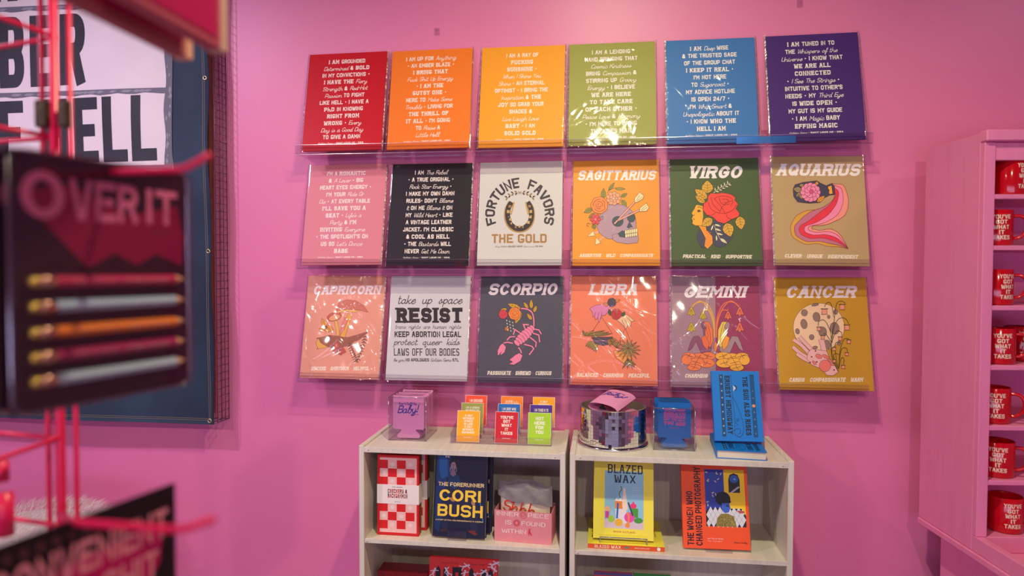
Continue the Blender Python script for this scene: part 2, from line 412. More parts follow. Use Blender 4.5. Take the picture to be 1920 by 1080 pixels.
class Art:
    """draws coloured shapes on a flat face: fn maps drawing (x, y) to the face (u, v); out maps (u, v, lift) to 3D"""
    STEP = 1.0e-5
    def __init__(s, mb, fn, out, rough=.5, k=1.12): s.mb = mb; s.fn = fn; s.out = out; s.l = 6e-5; s.rough = rough; s.k = k; s.ol = None
    def _emit(s, polys, col):
        m = paper(col, s.rough, s.k) if isinstance(col, str) else col
        vs = []; fs = []; st_ = 1.5e-6 if len(polys) > 40 else .5e-6
        for n_, p in enumerate(polys):
            o = len(vs); q = [s.fn(*a) for a in p]
            g = s.l + (n_ % 31) * st_
            vs += [s.out(u, v, g) for u, v in q]
            if len(p) <= 4: fs.append(tuple(range(o, o + len(p))))
            else:
                for t in tessellate_polygon([[Vector((a[0], a[1], 0)) for a in q]]): fs.append(tuple(o + i for i in t))
        if fs: s.mb.add(vs, fs, m)
        s.l += s.STEP + min(len(polys), 31) * st_
    def poly(s, col, pts, smooth=False, line=None, w=2.5):
        if smooth: pts = catmull(pts, 4, True)
        s._emit([pts], col)
        line = line if line is not None else s.ol
        if line: s._emit(ribbon(pts, w / 2, True), line)
    def rect(s, col, x0, y0, x1, y1): s._emit([[(x0, y0), (x1, y0), (x1, y1), (x0, y1)]], col)
    def rects(s, col, L): s._emit([[(a, b), (c, b), (c, d), (a, d)] for a, b, c, d in L], col)
    def ell(s, col, cx, cy, rx, ry=None, rot=0, line=None, n=18, w=2.5):
        ry = ry or rx; c, q = cos(rot), sin(rot)
        pts = [(cx + rx * cos(a) * c - ry * sin(a) * q, cy + rx * cos(a) * q + ry * sin(a) * c) for a in [2 * pi * i / n for i in range(n)]]
        s.poly(col, pts, line=line, w=w)
    def line(s, col, pts, w=3, smooth=True, taper=False):
        s._emit(ribbon(catmull(pts, 4) if smooth else pts, w / 2), col)
    def lines(s, col, L, w=3, smooth=True):
        s._emit([q for p in L for q in ribbon(catmull(p, 4) if smooth else p, w / 2)], col)
    def leaf(s, col, x0, y0, x1, y1, w, vein=True):
        dx, dy = x1 - x0, y1 - y0; l = hypot(dx, dy); nx, ny = -dy / l * w / 2, dx / l * w / 2
        A = []; B = []
        for t in (.15, .35, .6, .85):
            k = sin(pi * t ** .8)
            A.append((x0 + dx * t + nx * k, y0 + dy * t + ny * k)); B.append((x0 + dx * t - nx * k, y0 + dy * t - ny * k))
        s.poly(col, [(x0, y0)] + A + [(x1, y1)] + B[::-1])
        if vein and s.ol:
            L = [[(x0, y0), (x1, y1)]]
            if w > 28:
                for t in (.3, .5, .7):
                    for sg in (1, -1): L.append([(x0 + dx * (t - .12), y0 + dy * (t - .12)), (x0 + dx * t + sg * nx * .7, y0 + dy * t + sg * ny * .7)])
            s.lines(s.ol, L, 2, False)
    def flower(s, col, cx, cy, r, n=5, mid=None, a0=0):
        for i in range(n):
            a = a0 + 2 * pi * i / n; s.ell(col, cx + r * .58 * cos(a), cy + r * .58 * sin(a), r * .46, r * .34, a, n=10, w=2)
        if mid: s.ell(mid, cx, cy, r * .28, n=10, w=2)
    def rose(s, col, cx, cy, r):
        pts = []
        for i in range(28):
            a = 2 * pi * i / 28; k = r * (1 + .08 * abs(sin(a * 3.5))); pts.append((cx + k * cos(a), cy + k * sin(a)))
        s.poly(col, pts)
        if s.ol:
            L = []
            for rr, a0, a1 in ((.75, .3, 2.6), (.72, 2.9, 4.9), (.7, 5.2, 6.6), (.45, 1.2, 3.6), (.45, 4.2, 6.6), (.22, 0, 4.5)):
                L.append([(cx + r * rr * cos(a0 + (a1 - a0) * t / 6) * (1 + .1 * sin(t)), cy + r * rr * sin(a0 + (a1 - a0) * t / 6)) for t in range(7)])
            s.lines(s.ol, L, max(1.6, r * .045))
    def text(s, col, txt, x0, x1, ytop, ybase, style='b', slope=0.0, fit=True, xf=None, space=.42, outline=False):
        """letters from x0 to x1 (fit) or centred in x0..x1 at natural width, ytop..ybase the cap height"""
        P, wd = text_polys(txt, style, space)
        h = ybase - ytop
        if fit: sx = (x1 - x0) / wd; ox = x0
        else: sx = h; ox = (x0 + x1) / 2 - wd * sx / 2
        if xf is None: xf = lambda X, Y: (ox + X * sx, ybase - Y * h + slope * (ox + X * sx - x0))
        s._emit([[xf(X, Y) for X, Y in q] for q in P], col)
        return wd
# ------------------------------------------------------------------ room shell
def slab(name, x0, x1, y0, y1, z0, z1, m):
    b = MB(); b.box(x0, x1, y0, y1, z0, z1, m); return struct(b.obj(name))
RX0, RX1, RY0, RY1, RZ = -3.2, 2.7, -5.6, 0.0, 3.2
slab('wall_back', RX0 - .1, RX1 + .1, RY1, RY1 + .1, 0, RZ, WALL)
slab('wall_front', RX0 - .1, RX1 + .1, RY0 - .1, RY0, 0, RZ, SHOPWALL)
PALEWALL = noisy('pale_pink_paint', 'E8B4CC', 'EAB8CF', (3, 3, 3), .5)
slab('wall_left', RX0 - .1, RX0, RY0, RY1, 0, RZ, PALEWALL)
slab('wall_right', RX1, RX1 + .1, RY0, RY1, 0, RZ, PALEWALL)
slab('floor', RX0 - .1, RX1 + .1, RY0 - .1, RY1 + .1, -.1, 0, FLOOR)
slab('ceiling', RX0 - .1, RX1 + .1, RY0 - .1, RY1 + .1, RZ, RZ + .1, CEIL)
slab('baseboard_back', RX0, RX1, RY1 - .012, RY1, 0, .1, PINKWOOD)

# ------------------------------------------------------------------ clear ledges and the prints standing on them
LEDGE_X = [-.856, -.5515, -.2475, .0505, .354, .664]
LEDGE_W = .303
ROW_Z = [1.8805, 1.500, 1.1185]
PW, PH = .276, .353          # printed card
SW, SH = .284, .361          # clear sleeve
def ledge(x, z, label):
    t = thing('clear_ledge', label, 'display ledge', (x, 0, z), group='clear acrylic ledges on the pink wall')
    h = LEDGE_W / 2 - .0008
    b = MB(); b.box(-h, h, -.0036, -.0006, -.004, .06, ACRYLIC); b.obj('back_plate', t)
    b = MB(); b.box(-h, h, -.0945, -.0037, -.004, -.0012, ACRYLIC); b.obj('tray', t)
    b = MB(); b.box(-h, h, -.0975, -.0946, -.004, .0262, ACRYLIC); b.box(-h, h, -.0976, -.0945, .0262, .0274, EDGE); b.obj('front_lip', t)
    b = MB(); b.box(-h, h, -.0978, -.0945, -.0056, -.0041, EDGE); b.obj('front_edge', t)
    for sx in (-.1, .1):
        b = MB(); b.tube([(sx, -.0036, .045), (sx, -.006, .045)], .004, ACRYLIC, 12); b.obj('mounting_screw', t)

def film(seed, amt, folds, parent, name='clear_sleeve'):
    """wrinkled clear film in front of the card, with crimped side seams"""
    rng = random.Random(seed); nx, nz = (56, 72) if amt < .45 else (130, 165)
    F = []
    for _ in range(folds):
        cx = rng.uniform(-.5, .5) * SW; cz = rng.uniform(0, 1) * SH; a = rng.choice([rng.uniform(.5, 1.4), rng.uniform(1.9, 2.7), rng.uniform(0, pi)]) if amt < .9 or rng.random() < .3 else rng.gauss(2.2, .16)
        F.append((cx, cz, cos(a), sin(a), rng.uniform(.02, .13), rng.uniform(.0018, .006), rng.uniform(.3, 1) * rng.choice([1, 1, -1]), rng.uniform(-6, 6)))
    vs = []
    for j in range(nz + 1):
        z = SH * j / nz
        for i in range(nx + 1):
            x = SW * (i / nx - .5); d = 0
            for cx, cz, ca, sa, ln, wd, am, cv in F:
                u = (x - cx) * ca + (z - cz) * sa; v = -(x - cx) * sa + (z - cz) * ca + cv * u * u
                d += am * math.exp(-(u / ln) ** 2 - (v / wd) ** 2)
            d = d * .0013 * amt + .0004 * amt * sin(x * 60 + seed) * sin(z * 41 + seed * 2)
            ex = min(x + SW / 2, SW / 2 - x); ez = min(z, SH - z)
            if ex < .005: d += rng.uniform(-.0013, .0013)
            if ez < .006: d += rng.uniform(-.0005, .0005)
            k = min(1, ex / .004 + .0) * min(1, ez / .004 + .15)
            vs.append((x, -.0052 - d * (.35 + .65 * k) + (1 - min(1, ex / .006)) * .0018, z))
    fs = [(j * (nx + 1) + i, j * (nx + 1) + i + 1, (j + 1) * (nx + 1) + i + 1, (j + 1) * (nx + 1) + i) for j in range(nz) for i in range(nx)]
    b = MB(); b.add(vs, fs, SLEEVE, True)
    o = b.obj(name, parent)
    for sg in (-1, 1):
        V = []; F2 = []; n = 90; wd = .0022 + .0035 * rng.random() * (1 if amt > .18 else .5)
        for j in range(n + 1):
            z = SH * j / n; k = rng.uniform(.5, 1)
            V += [(sg * (SW / 2 + .0006), .0022, z), (sg * (SW / 2 + .0004 + rng.uniform(-.0004, .0004)), -.0042 + rng.uniform(-.0006, .0006), z), (sg * (SW / 2 - wd * k), -.0062 + rng.uniform(-.0008, .0008), z)]
        for j in range(n):
            for q in (0, 1): a = j * 3 + q; F2.append((a, a + 1, a + 4, a + 3))
        b = MB(); b.add(V, F2, SEAM, False); b.obj('crimped_seam', parent)
    return o

def art_print(x, z, lean, roll, label, bg, quad, draw, seed, amt=.5, folds=8):
    t = thing('art_print', label, 'art print', (x, -.0855, z + .0006), (-min(lean, .2225), -roll, 0), 'art prints in clear sleeves on the ledges')
    b = MB(); m = paper(bg, .5)
    b.box(-PW / 2, PW / 2, -.0025, .003, .004, PH + .004, m)
    if quad is None: fn = lambda X, Y: (-PW / 2 + X * PW, .004 + (1 - Y) * PH)
    else: fn = homography(quad, [(-SW / 2, SH), (SW / 2, SH), (-SW / 2, 0), (SW / 2, 0)])
    A = Art(b, fn, lambda u, v, l: (u, -.0025 - l, v))
    draw(A)
    b.obj('printed_card', t)
    film(seed, amt, folds, t)
    return t

INK = 'F0E3DA'
def manifesto(lines, y0=.068, dy=.0705, maxw=.62):
    def draw(A):
        wid = [text_polys(l, 'b', .5)[1] for l in lines]
        ch = .041; k = maxw / max(wid)
        for i, l in enumerate(lines):
            y = y0 + i * dy; w2 = wid[i] * k
            A.text(INK, l, .49 - w2 / 2, .49 + w2 / 2, y, y + ch, 'b', space=.5)
            A.l = 6e-5
        A.text(INK, '_Golden Gems =• SAINT LOUIS MO • ^USA', .2, .77, .918, .932, 'b')
    return draw

def clouded(title, foot, tx, ty, fx, fy, body, ink='F2E6E6'):
    def draw(A):
        body(A)
        A.ol = None; A.l = 1e-4
        A.text(ink, '%' + title, tx[0], tx[1], ty[0], ty[1], 'z')
        A.text('F4E4D0', '%' + foot, fx[0], fx[1], fy[0], fy[1], 'z', space=.6)
    return draw

def d_sagittarius(A):
    A.ol = '4A2436'
    for q in ((1175, 360, 1225, 292, 30), (1232, 345, 1316, 345, 28), (1130, 428, 1134, 340, 44), (1280, 412, 1332, 384, 34), (1286, 438, 1326, 494, 40),
              (1040, 512, 968, 542, 44), (1060, 550, 1008, 588, 34), (1048, 640, 1058, 684, 40)): A.leaf('9A9440', *q)
    A.line('4A2436', [(1165, 380), (1185, 350), (1240, 335)], 3)
    A.line('F0A898', [(1052, 712), (1110, 700)], 14, False); A.line('F0A898', [(1088, 782), (1140, 742)], 14, False)
    A.poly('F2DCA8', [(998, 741), (1048, 694), (1060, 737)]); A.poly('F2DCA8', [(1064, 814), (1070, 750), (1112, 796)])
    A.poly('B592A2', [(1165, 480), (1230, 468), (1310, 484), (1368, 525), (1400, 580), (1408, 640), (1405, 688), (1418, 702), (1400, 740), (1320, 752),
                      (1262, 722), (1216, 736), (1205, 764), (1170, 764), (1130, 740), (1096, 710), (1078, 660), (1085, 610), (1110, 550), (1130, 500)])
    A.poly('B592A2', [(1205, 730), (1260, 716), (1310, 752), (1400, 742), (1420, 715), (1429, 762), (1420, 796), (1330, 806), (1242, 790), (1212, 770)])
    A.poly('44525A', [(1255, 720), (1290, 694), (1318, 700), (1312, 752), (1270, 746)])
    for i in range(6): A.ell('EBDDA8', 1322 + i * 17.5, 710 - i * 3, 10, 22); 
    for i in range(6): A.ell('EBDDA8', 1324 + i * 17, 738 - i * 2.4, 9, 17)
    A.ell('44525A', 1253, 617, 47, 43); A.ell('44525A', 1366, 586, 34, 38); A.poly('44525A', [(1350, 620), (1330, 664), (1345, 676), (1360, 664), (1379, 666)])
    for L in ([(1170, 520), (1200, 500), (1240, 520), (1280, 500), (1300, 520)], [(1130, 580), (1160, 570), (1140, 620), (1170, 640)], [(1100, 650), (1130, 640), (1150, 670)], [(1215, 700), (1222, 680), (1215, 660)]):
        A.line('D8A8A0', L, 3)
    A.line('4A2436', [(1222, 640), (1424, 424)], 16, False); A.line('F0A898', [(1224, 638), (1422, 426)], 11, False)
    A.line('4A2436', [(1252, 610), (1462, 512)], 16, False); A.line('F0A898', [(1254, 609), (1460, 513)], 11, False)
    A.poly('F2DCA8', [(1395, 460), (1392, 425), (1438, 372), (1450, 388), (1472, 402), (1462, 430), (1420, 456)])
    A.poly('F2DCA8', [(1435, 536), (1438, 505), (1495, 464), (1500, 485), (1516, 498), (1495, 532)])
    A.lines('4A2436', [[(1405, 448), (1438, 400)], [(1415, 450), (1458, 410)], [(1445, 525), (1490, 485)], [(1455, 530), (1500, 500)]], 2.5, False)
    A.rose('EE8A48', 1098, 482, 68)
    for i in range(9): A.ell('F4A47E', 1217 + 44 * cos(i * .698), 425 + 40 * sin(i * .698), 19, 18)
    for i in range(5): A.ell('F4A47E', 1217 + 20 * cos(i * 1.257), 425 + 18 * sin(i * 1.257), 16, 15)
    A.ell('D8C0A8', 1217, 426, 12)
    A.flower('DE4A52', 1065, 600, 46, 6, 'F08080')
    A.line('44525A', [(1100, 590), (1125, 572), (1130, 592), (1118, 598)], 3); A.line('44525A', [(1025, 640), (1000, 632), (992, 650), (1008, 658)], 3)
def d_virgo(A):
    A.ol = '3A2226'
    A.line('D8D0B0', [(490, 350), (540, 310), (618, 272)], 4)
    for i in range(5):
        x, y = 505 + i * 24, 335 - i * 13
        A.leaf('DCD2B0', x, y, x - 4, y - 34, 12, False); A.leaf('DCD2B0', x, y, x + 34, y + 6, 12, False)
    A.poly('4C4A5E', [(388, 628), (364, 680), (378, 740), (402, 776), (424, 770), (432, 700), (402, 650)], True)
    A.poly('4C4A5E', [(440, 600), (490, 562), (570, 585), (605, 650), (640, 680), (600, 740), (545, 769), (500, 752), (484, 700), (450, 650)], True)
    A.leaf('DCA840', 445, 352, 442, 250, 92); A.leaf('DCA840', 442, 392, 344, 318, 66); A.leaf('DCA840', 425, 425, 346, 368, 46)
    A.poly('F0973A', [(372, 600), (430, 606), (440, 640), (482, 682), (486, 740), (446, 785), (420, 762), (428, 700), (402, 650)])
    A.poly('F4AC3C', [(366, 440), (408, 448), (412, 530), (404, 602), (350, 602), (325, 588), (329, 565), (321, 548), (331, 524), (319, 506), (342, 470), (354, 442)])
    A.lines('3A2226', [[(362, 490), (378, 480), (396, 494)], [(366, 462), (384, 456), (402, 470)], [(329, 550), (346, 551)], [(332, 522), (344, 518)]], 4)
    A.ell('7A4A3A', 376, 490, 9, 7)
    for i in range(16): A.ell('E8703A', 432 + (i * 17) % 44, 640 + i * 8, 5, 4, n=6, line='')
    A.leaf('DCA840', 482, 548, 398, 606, 70); A.leaf('DCA840', 690, 528, 708, 634, 78); A.leaf('DCA840', 590, 580, 625, 690, 88)
    A.poly('EE4C44', [(410, 482), (414, 430), (445, 412), (446, 375), (470, 350), (515, 354), (558, 347), (622, 358), (660, 382), (655, 405), (681, 432),
                      (664, 470), (692, 505), (684, 532), (632, 552), (575, 586), (520, 570), (485, 535), (440, 522)])
    A.lines('5A1E22', [[(450, 420), (470, 470), (520, 500), (580, 505), (640, 480), (668, 440)], [(500, 395), (520, 380), (570, 372), (620, 385), (640, 410), (625, 450)], [(495, 390), (530, 430), (560, 470), (582, 512)],
                       [(640, 410), (600, 420), (555, 460), (540, 500)], [(560, 400), (590, 395), (605, 410), (590, 425), (565, 420)], [(535, 385), (545, 420), (575, 440), (620, 430)], [(470, 380), (490, 440), (540, 490)],
                       [(440, 520), (480, 520), (505, 500)], [(632, 552), (600, 540), (590, 510)]], 3)
    for q in ((470, 642, 492, 590, 16), (498, 592, 552, 608, 18), (500, 625, 556, 644, 18), (512, 660, 570, 676, 18), (516, 724, 512, 672, 16), (540, 700, 600, 742, 26)): A.leaf('DCD2B0', *q, False)
    A.line('DCD2B0', [(500, 595), (508, 640), (540, 700)], 3)
def d_aquarius(A):
    A.ol = '5A2A2A'
    L = [(1446, 358), (1405, 430), (1290, 478), (1180, 500), (1124, 550), (1094, 612), (1110, 690), (1190, 742), (1300, 746), (1420, 764), (1541, 777)]
    R = [(1424, 275), (1505, 292), (1545, 400), (1522, 508), (1420, 580), (1278, 606), (1262, 628), (1300, 636), (1400, 632), (1465, 655), (1541, 773)]
    L = catmull(L, 5); R = catmull(R, 5); cuts = [0, .17, .40, .64, .84, 1]
    for k, c in enumerate(('D8A044', 'C4708A', 'E6364A', 'F48AAE', 'F29488')):
        e = lambda f: [((1 - f) * a[0] + f * b[0], (1 - f) * a[1] + f * b[1] + 4 * sin(i * .9) * (1 if f in (0, 1) else .4)) for i, (a, b) in enumerate(zip(L, R))]
        p, q = e(cuts[k]), e(cuts[k + 1])
        A._emit([[p[i], p[i + 1], q[i + 1], q[i]] for i in range(len(p) - 1)], c)
        A.line('8A3A3A', p, 3.5, False)
        if k == 4: A.line('8A3A3A', q, 3.5, False)
    A.poly('48435A', [(1114, 320), (1130, 286), (1190, 268), (1300, 254), (1332, 274), (1372, 292), (1420, 274), (1438, 300), (1440, 362), (1402, 366), (1362, 385), (1322, 424), (1240, 431), (1150, 421), (1118, 378)])
    for q in ((1180, 330, 1116, 318, 44), (1180, 350, 1134, 378, 30), (1200, 390, 1156, 370, 26), (1280, 300, 1310, 262, 26), (1200, 290, 1160, 292, 24)): A.leaf('A89868', *q)
    A.leaf('F0A43C', 1300, 420, 1365, 370, 34); A.leaf('F0A43C', 1300, 290, 1300, 258, 26)
    A.poly('F2A83A', [(1386, 300), (1414, 290), (1424, 354), (1400, 360), (1392, 345), (1398, 328), (1388, 318)])
    for i in range(12): A.ell('F48AAE', 1250 + 56 * cos(i * .5236), 345 + 54 * sin(i * .5236), 24, 22, n=10)
    for i in range(7): A.ell('F48AAE', 1252 + 28 * cos(i * .9), 342 + 27 * sin(i * .9), 22, 20, n=10)
    A.ell('E0567A', 1258, 340, 15, 18, n=10)
def d_fortune(A):
    P, wd = text_polys('FORTUNE  FAVORS', 'b', .42)
    a0, a1, r0, r1 = radians(199), radians(-19), 214, 298
    def xf(X, Y):
        a = a0 + (a1 - a0) * X / wd; r = r0 + (r1 - r0) * Y
        return 428 + r * .985 * cos(a), 556 - r * 1.04 * sin(a)
    A.text('40323A', 'FORTUNE  FAVORS', 0, 1, 0, 1, 'b', xf=xf)
    A.text('A87C48', 'THE GOLD', 190, 656, 722, 798, 'b')
    A.text('5A4A4A', '_Stay Golden =GOLDEN GEMS _Saint Louis =MO USA', 218, 624, 820, 834, 'b')
    sh = [(358, 452), (330, 505), (326, 575), (345, 632), (385, 668), (426, 678), (468, 668), (508, 632), (526, 575), (520, 505), (492, 452)]
    A.line('B08A52', [(x + (-6 if x < 426 else 4), y + 8) for x, y in sh], 50)
    A.line('3C2E30', sh, 42)
    A.line('C09A5C', [(380, 452), (368, 500), (352, 560)], 13); A.line('C09A5C', [(476, 452), (486, 500), (500, 560)], 13)
    A.rects('C9A468', [(334, 480, 356, 486), (332, 490, 354, 496), (318, 520, 342, 545), (330, 572, 336, 580), (338, 590, 360, 608), (350, 622, 362, 640), (498, 480, 520, 486), (500, 490, 520, 496), (510, 520, 532, 545), (515, 566, 530, 572), (506, 570, 528, 590), (490, 612, 512, 636)])
    A.rects('C9A468', [(388, 650, 392, 672), (396, 652, 400, 674), (418, 648, 434, 668), (448, 652, 452, 674), (456, 650, 460, 672)])
    for sg in (-1, 1):
        A.line('B08A52', [(428 + sg * 6, 374), (428 + sg * 62, 386), (428 + sg * 122, 436)], 4)
        for i, (x, y) in enumerate(((25, 372), (55, 378), (82, 394), (106, 414))):
            A.leaf('3C2E30' if i % 2 else '8A6A3C', 428 + sg * x, y, 428 + sg * (x + 24), y - 14, 13, False); A.leaf('8A6A3C' if i % 2 else '3C2E30', 428 + sg * x, y + 2, 428 + sg * (x + 14), y + 24, 13, False)
    A.lines('8A6A3C', [[(414, 360), (440, 386)], [(442, 360), (416, 386)]], 4, False)
def d_capricorn(A):
    A.ol = '8A4A40'
    A.poly('9E5E4A', [(228, 562), (330, 538), (400, 548), (470, 556), (560, 530), (640, 505), (560, 572), (470, 622), (380, 642), (300, 628), (230, 648), (250, 606)])
    A.poly('E2AC50', [(222, 600), (240, 560), (262, 600), (300, 622), (320, 630), (240, 646)])
    A.poly('E8B058', [(365, 420), (388, 415), (410, 540), (384, 548)]); A.poly('E8A848', [(470, 372), (502, 380), (446, 556), (410, 548)])
    A.poly('E2857A', [(445, 400), (470, 420), (440, 500), (400, 540), (420, 470)])
    A.ell('C8604E', 365, 395, 58, 34, -.3); A.ell('E8A070', 368, 402, 46, 22, -.3)
    A.poly('CE7462', [(382, 345), (400, 290), (460, 264), (530, 272), (594, 312), (628, 362), (560, 345), (470, 340), (404, 362)])
    A.poly('F0B45A', [(384, 350), (470, 340), (570, 348), (520, 362), (460, 352), (400, 364)])
    for i in range(5): A.ell('F0C0A0', 430 + i * 32, 300 + (i % 2) * 14, 8, 6, n=8)
    for cx, cy, c, k in ((300, 480, 'EAA03E', 1), (398, 652, 'CE5A4C', 1)):
        for q in ((-30, -72, 26), (58, 18, 34), (-50, 10, 26), (20, 44, 24)): A.leaf(c, cx, cy, cx + q[0], cy + q[1], q[2] * 1.6)
        A.ell('8A4A40', cx, cy, 8, 16, .6, n=8)
    for a, b in (((480, 600), (540, 755)), ((605, 545), (540, 745))):
        A.line('6A4030', [a, ((a[0] + b[0]) / 2 + 8, (a[1] + b[1]) / 2), b], 3)
        for i in range(9):
            t = i / 9; x, y = a[0] + (b[0] - a[0]) * t, a[1] + (b[1] - a[1]) * t
            A.lines('6A4030', [[(x, y), (x - 18, y + 12)], [(x, y), (x + 20, y + 12)]], 5, False)
def d_scorpio(A):
    A.ol = '3A2230'
    for q in ((405, 345, 298, 305, 40), (405, 360, 360, 462, 44), (462, 345, 424, 288, 24), (487, 346, 485, 268, 28), (505, 374, 528, 316, 26), (492, 432, 450, 376, 26), (300, 345, 240, 355, 22)): A.leaf('DCA42C', *q)
    P1 = 'EE84A4'
    leg = [[(440, 505), (424, 466), (466, 468)], [(405, 535), (380, 520), (358, 505), (345, 545)], [(360, 560), (318, 562), (294, 588)], [(500, 500), (545, 508), (565, 540)], [(490, 530), (545, 548), (552, 604)],
           [(470, 560), (525, 605), (520, 642)], [(430, 620), (490, 635), (505, 655), (470, 702)], [(340, 612), (300, 604), (268, 610)], [(385, 645), (402, 668), (408, 690)]]
    A.lines('3A2230', leg, 15, False); A.lines(P1, leg, 10, False)
    A.line('3A2230', [(505, 490), (506, 430), (492, 375), (455, 348), (405, 342)], 15); A.line(P1, [(505, 490), (506, 430), (492, 375), (455, 348), (405, 342)], 10)
    for i in range(8):
        t = i / 7; A.ell(P1, 494 - 122 * t, 492 + 118 * t, 17 + 24 * sin(pi * (.12 + .7 * t)), 15 + 8 * sin(pi * t), -.77 + pi / 2, n=16)
    A.lines('C05A80', [[(430, 540), (450, 560)], [(410, 560), (430, 582)], [(380, 585), (400, 610)]], 3, False)
    A.poly(P1, [(262, 612), (288, 640), (276, 684), (240, 708), (252, 676), (222, 714), (220, 668), (240, 628)]); A.poly(P1, [(362, 702), (392, 688), (418, 708), (400, 752), (350, 782), (308, 776), (338, 758), (312, 742)])
    A.rose('F0863C', 356, 382, 46); A.rose('DE4452', 266, 388, 33); A.flower('F0863C', 294, 500, 18, 5, 'F4B040')
    A.ol = None
    for i in range(11): A.leaf('E6DEC0', 290 + (i * 23) % 66, 430 + i * 8, 298 + (i * 23) % 66, 442 + i * 8, 7, False)
def d_libra(A):
    A.ol = '5A3430'
    A.lines('5A3430', [[(1030, 415), (955, 530)], [(1035, 415), (1112, 535)], [(1215, 500), (1150, 640)], [(1220, 505), (1278, 645)]], 3, False)
    for i in range(9): A.leaf('B89048' if i % 2 else '8C7A44', 900 + (i % 3) * 20, 560, 880 + i * 30, 515 + (i % 3) * 12, 22)
    for i in range(6): A.leaf('A8904C', 950 + i * 8, 600, 905 + i * 16, 640 + i * 9, 26)
    A.poly('584A56', [(950, 570), (1120, 565), (1095, 622), (1040, 634), (980, 618)]); A.line('8A5A80', [(965, 600), (1105, 592)], 8, False)
    for i in range(5): A.leaf('B89048', 1080 + i * 9, 580, 1100 + i * 12, 640 - i * 12, 20)
    A.poly('DE84B0', [(938, 345), (980, 320), (1080, 305), (1104, 345), (1060, 395), (1030, 402), (1012, 455), (1000, 420), (982, 432), (975, 400), (962, 412), (962, 380)])
    A.lines('5A3430', [[(985, 370), (975, 402)], [(1010, 375), (1000, 420)], [(1035, 372), (1030, 402)]], 3, False)
    A.poly('EFC09A', [(1100, 340), (1140, 380), (1230, 390), (1292, 440), (1262, 445), (1262, 480), (1240, 470), (1222, 505), (1196, 470), (1160, 440), (1110, 400)])
    A.lines('5A3430', [[(1215, 430), (1240, 470)], [(1190, 430), (1215, 490)], [(1235, 415), (1262, 445)]], 3, False)
    A.leaf('4A6A44', 1110, 400, 1085, 350, 30); A.leaf('4A6A44', 1190, 405, 1215, 370, 30)
    A.rose('C8403E', 1148, 388, 40); A.leaf('E89040', 1080, 325, 1050, 300, 26); A.leaf('E89040', 1130, 290, 1175, 275, 26); A.rose('545062', 1112, 296, 32)
    A.poly('F09A4A', [(1122, 672), (1270, 672), (1262, 740), (1205, 768), (1145, 730)]); A.lines('B85A30', [[(1135, 695), (1265, 690)], [(1142, 718), (1262, 712)]], 3)
    for i in range(15):
        a = i * .42; A.leaf('8E8050' if i % 2 else 'B09058', 1240, 650, 1240 + 110 * cos(a) * .9, 668 + 90 * sin(a), 13, False)
    for i in range(9): A.leaf('8E8050', 1235, 730, 1190 + i * 14, 812 - (i % 3) * 14, 11, False)
    for i in range(7): A.leaf('B09058', 1150, 650, 1100 + i * 14, 590 + (i % 2) * 12, 12, False)
def d_gemini(A):
    A.poly('9E3F64', [(504, 88), (835, 91), (869, 958), (508, 954)])
    A.ol = '5A2A34'
    for sg, c, fl, hair, body, base, top in ((-1, 'E8A83A', 'CEB038', 'EE7A4A', '8E5070', 'F0804E', 'E8704A'), (1, 'EE7850', 'EC7A58', 'E8C85A', 'A88A90', 'F2B042', 'F0A040')):
        X = lambda x: 505 + sg * x
        for L in ([(8, 560), (18, 420), (65, 320), (120, 274), (180, 320)], [(6, 560), (14, 400), (70, 292), (150, 290), (185, 330)], [(5, 560), (18, 440), (50, 350), (95, 350)]): A.line(c, [(X(x), y) for x, y in L], 7)
        for x, y, r in ((186, 358, 36), (186, 482, 38), (96, 388, 34)):
            A.line(fl, [(X(x), y - 60), (X(x), y)], 3, False)
            A.poly(fl, [(X(x - 6), y - r), (X(x + 6), y - r), (X(x + r * .9), y + r * .7), (X(x + 12), y + r * .6), (X(x), y + r), (X(x - 12), y + r * .6), (X(x - r * .9), y + r * .7)])
            A.lines('6A5A20' if sg < 0 else '8A3030', [[(X(x), y - r * .6), (X(x + k), y + r * .7)] for k in (-20, -8, 8, 20)], 2, False)
        A.poly(body, [(X(100), 470), (X(60), 450), (X(35), 560), (X(30), 660), (X(60), 684), (X(112), 680), (X(150), 590), (X(185), 650), (X(215), 668), (X(195), 600), (X(172), 552), (X(130), 546), (X(95), 600), (X(90), 540)])
        A.ell(body, X(88), 462, 22, 28)
        A.poly(hair, [(X(90), 436), (X(50), 436), (X(20), 500), (X(18), 590), (X(40), 640), (X(72), 600), (X(80), 520), (X(70), 470)])
        A.poly(top, [(X(78), 540), (X(110), 560), (X(95), 620), (X(60), 660), (X(48), 600)])
        A.lines('5A2A34', [[(X(60), 450), (X(40), 540), (X(40), 620)], [(X(72), 460), (X(55), 560)]], 2.5)
        for q in ((60, 705, 62, 32), (125, 715, 66, 34), (205, 705, 50, 28), (70, 760, 66, 36), (150, 755, 66, 36), (225, 735, 40, 40), (165, 795, 54, 26)): A.ell(base, X(q[0]), q[1], q[2], q[3])
        for x, y in ((60, 705), (125, 715), (205, 705), (70, 760), (150, 755), (165, 795)): A.lines('5A2A34', [[(X(x - 36), y + 8), (X(x + 30), y - 10)], [(X(x), y), (X(x - 10), y - 20)], [(X(x), y), (X(x + 14), y + 18)]], 3, False)
    A.ell('E88A40', 505, 630, 13, 40)
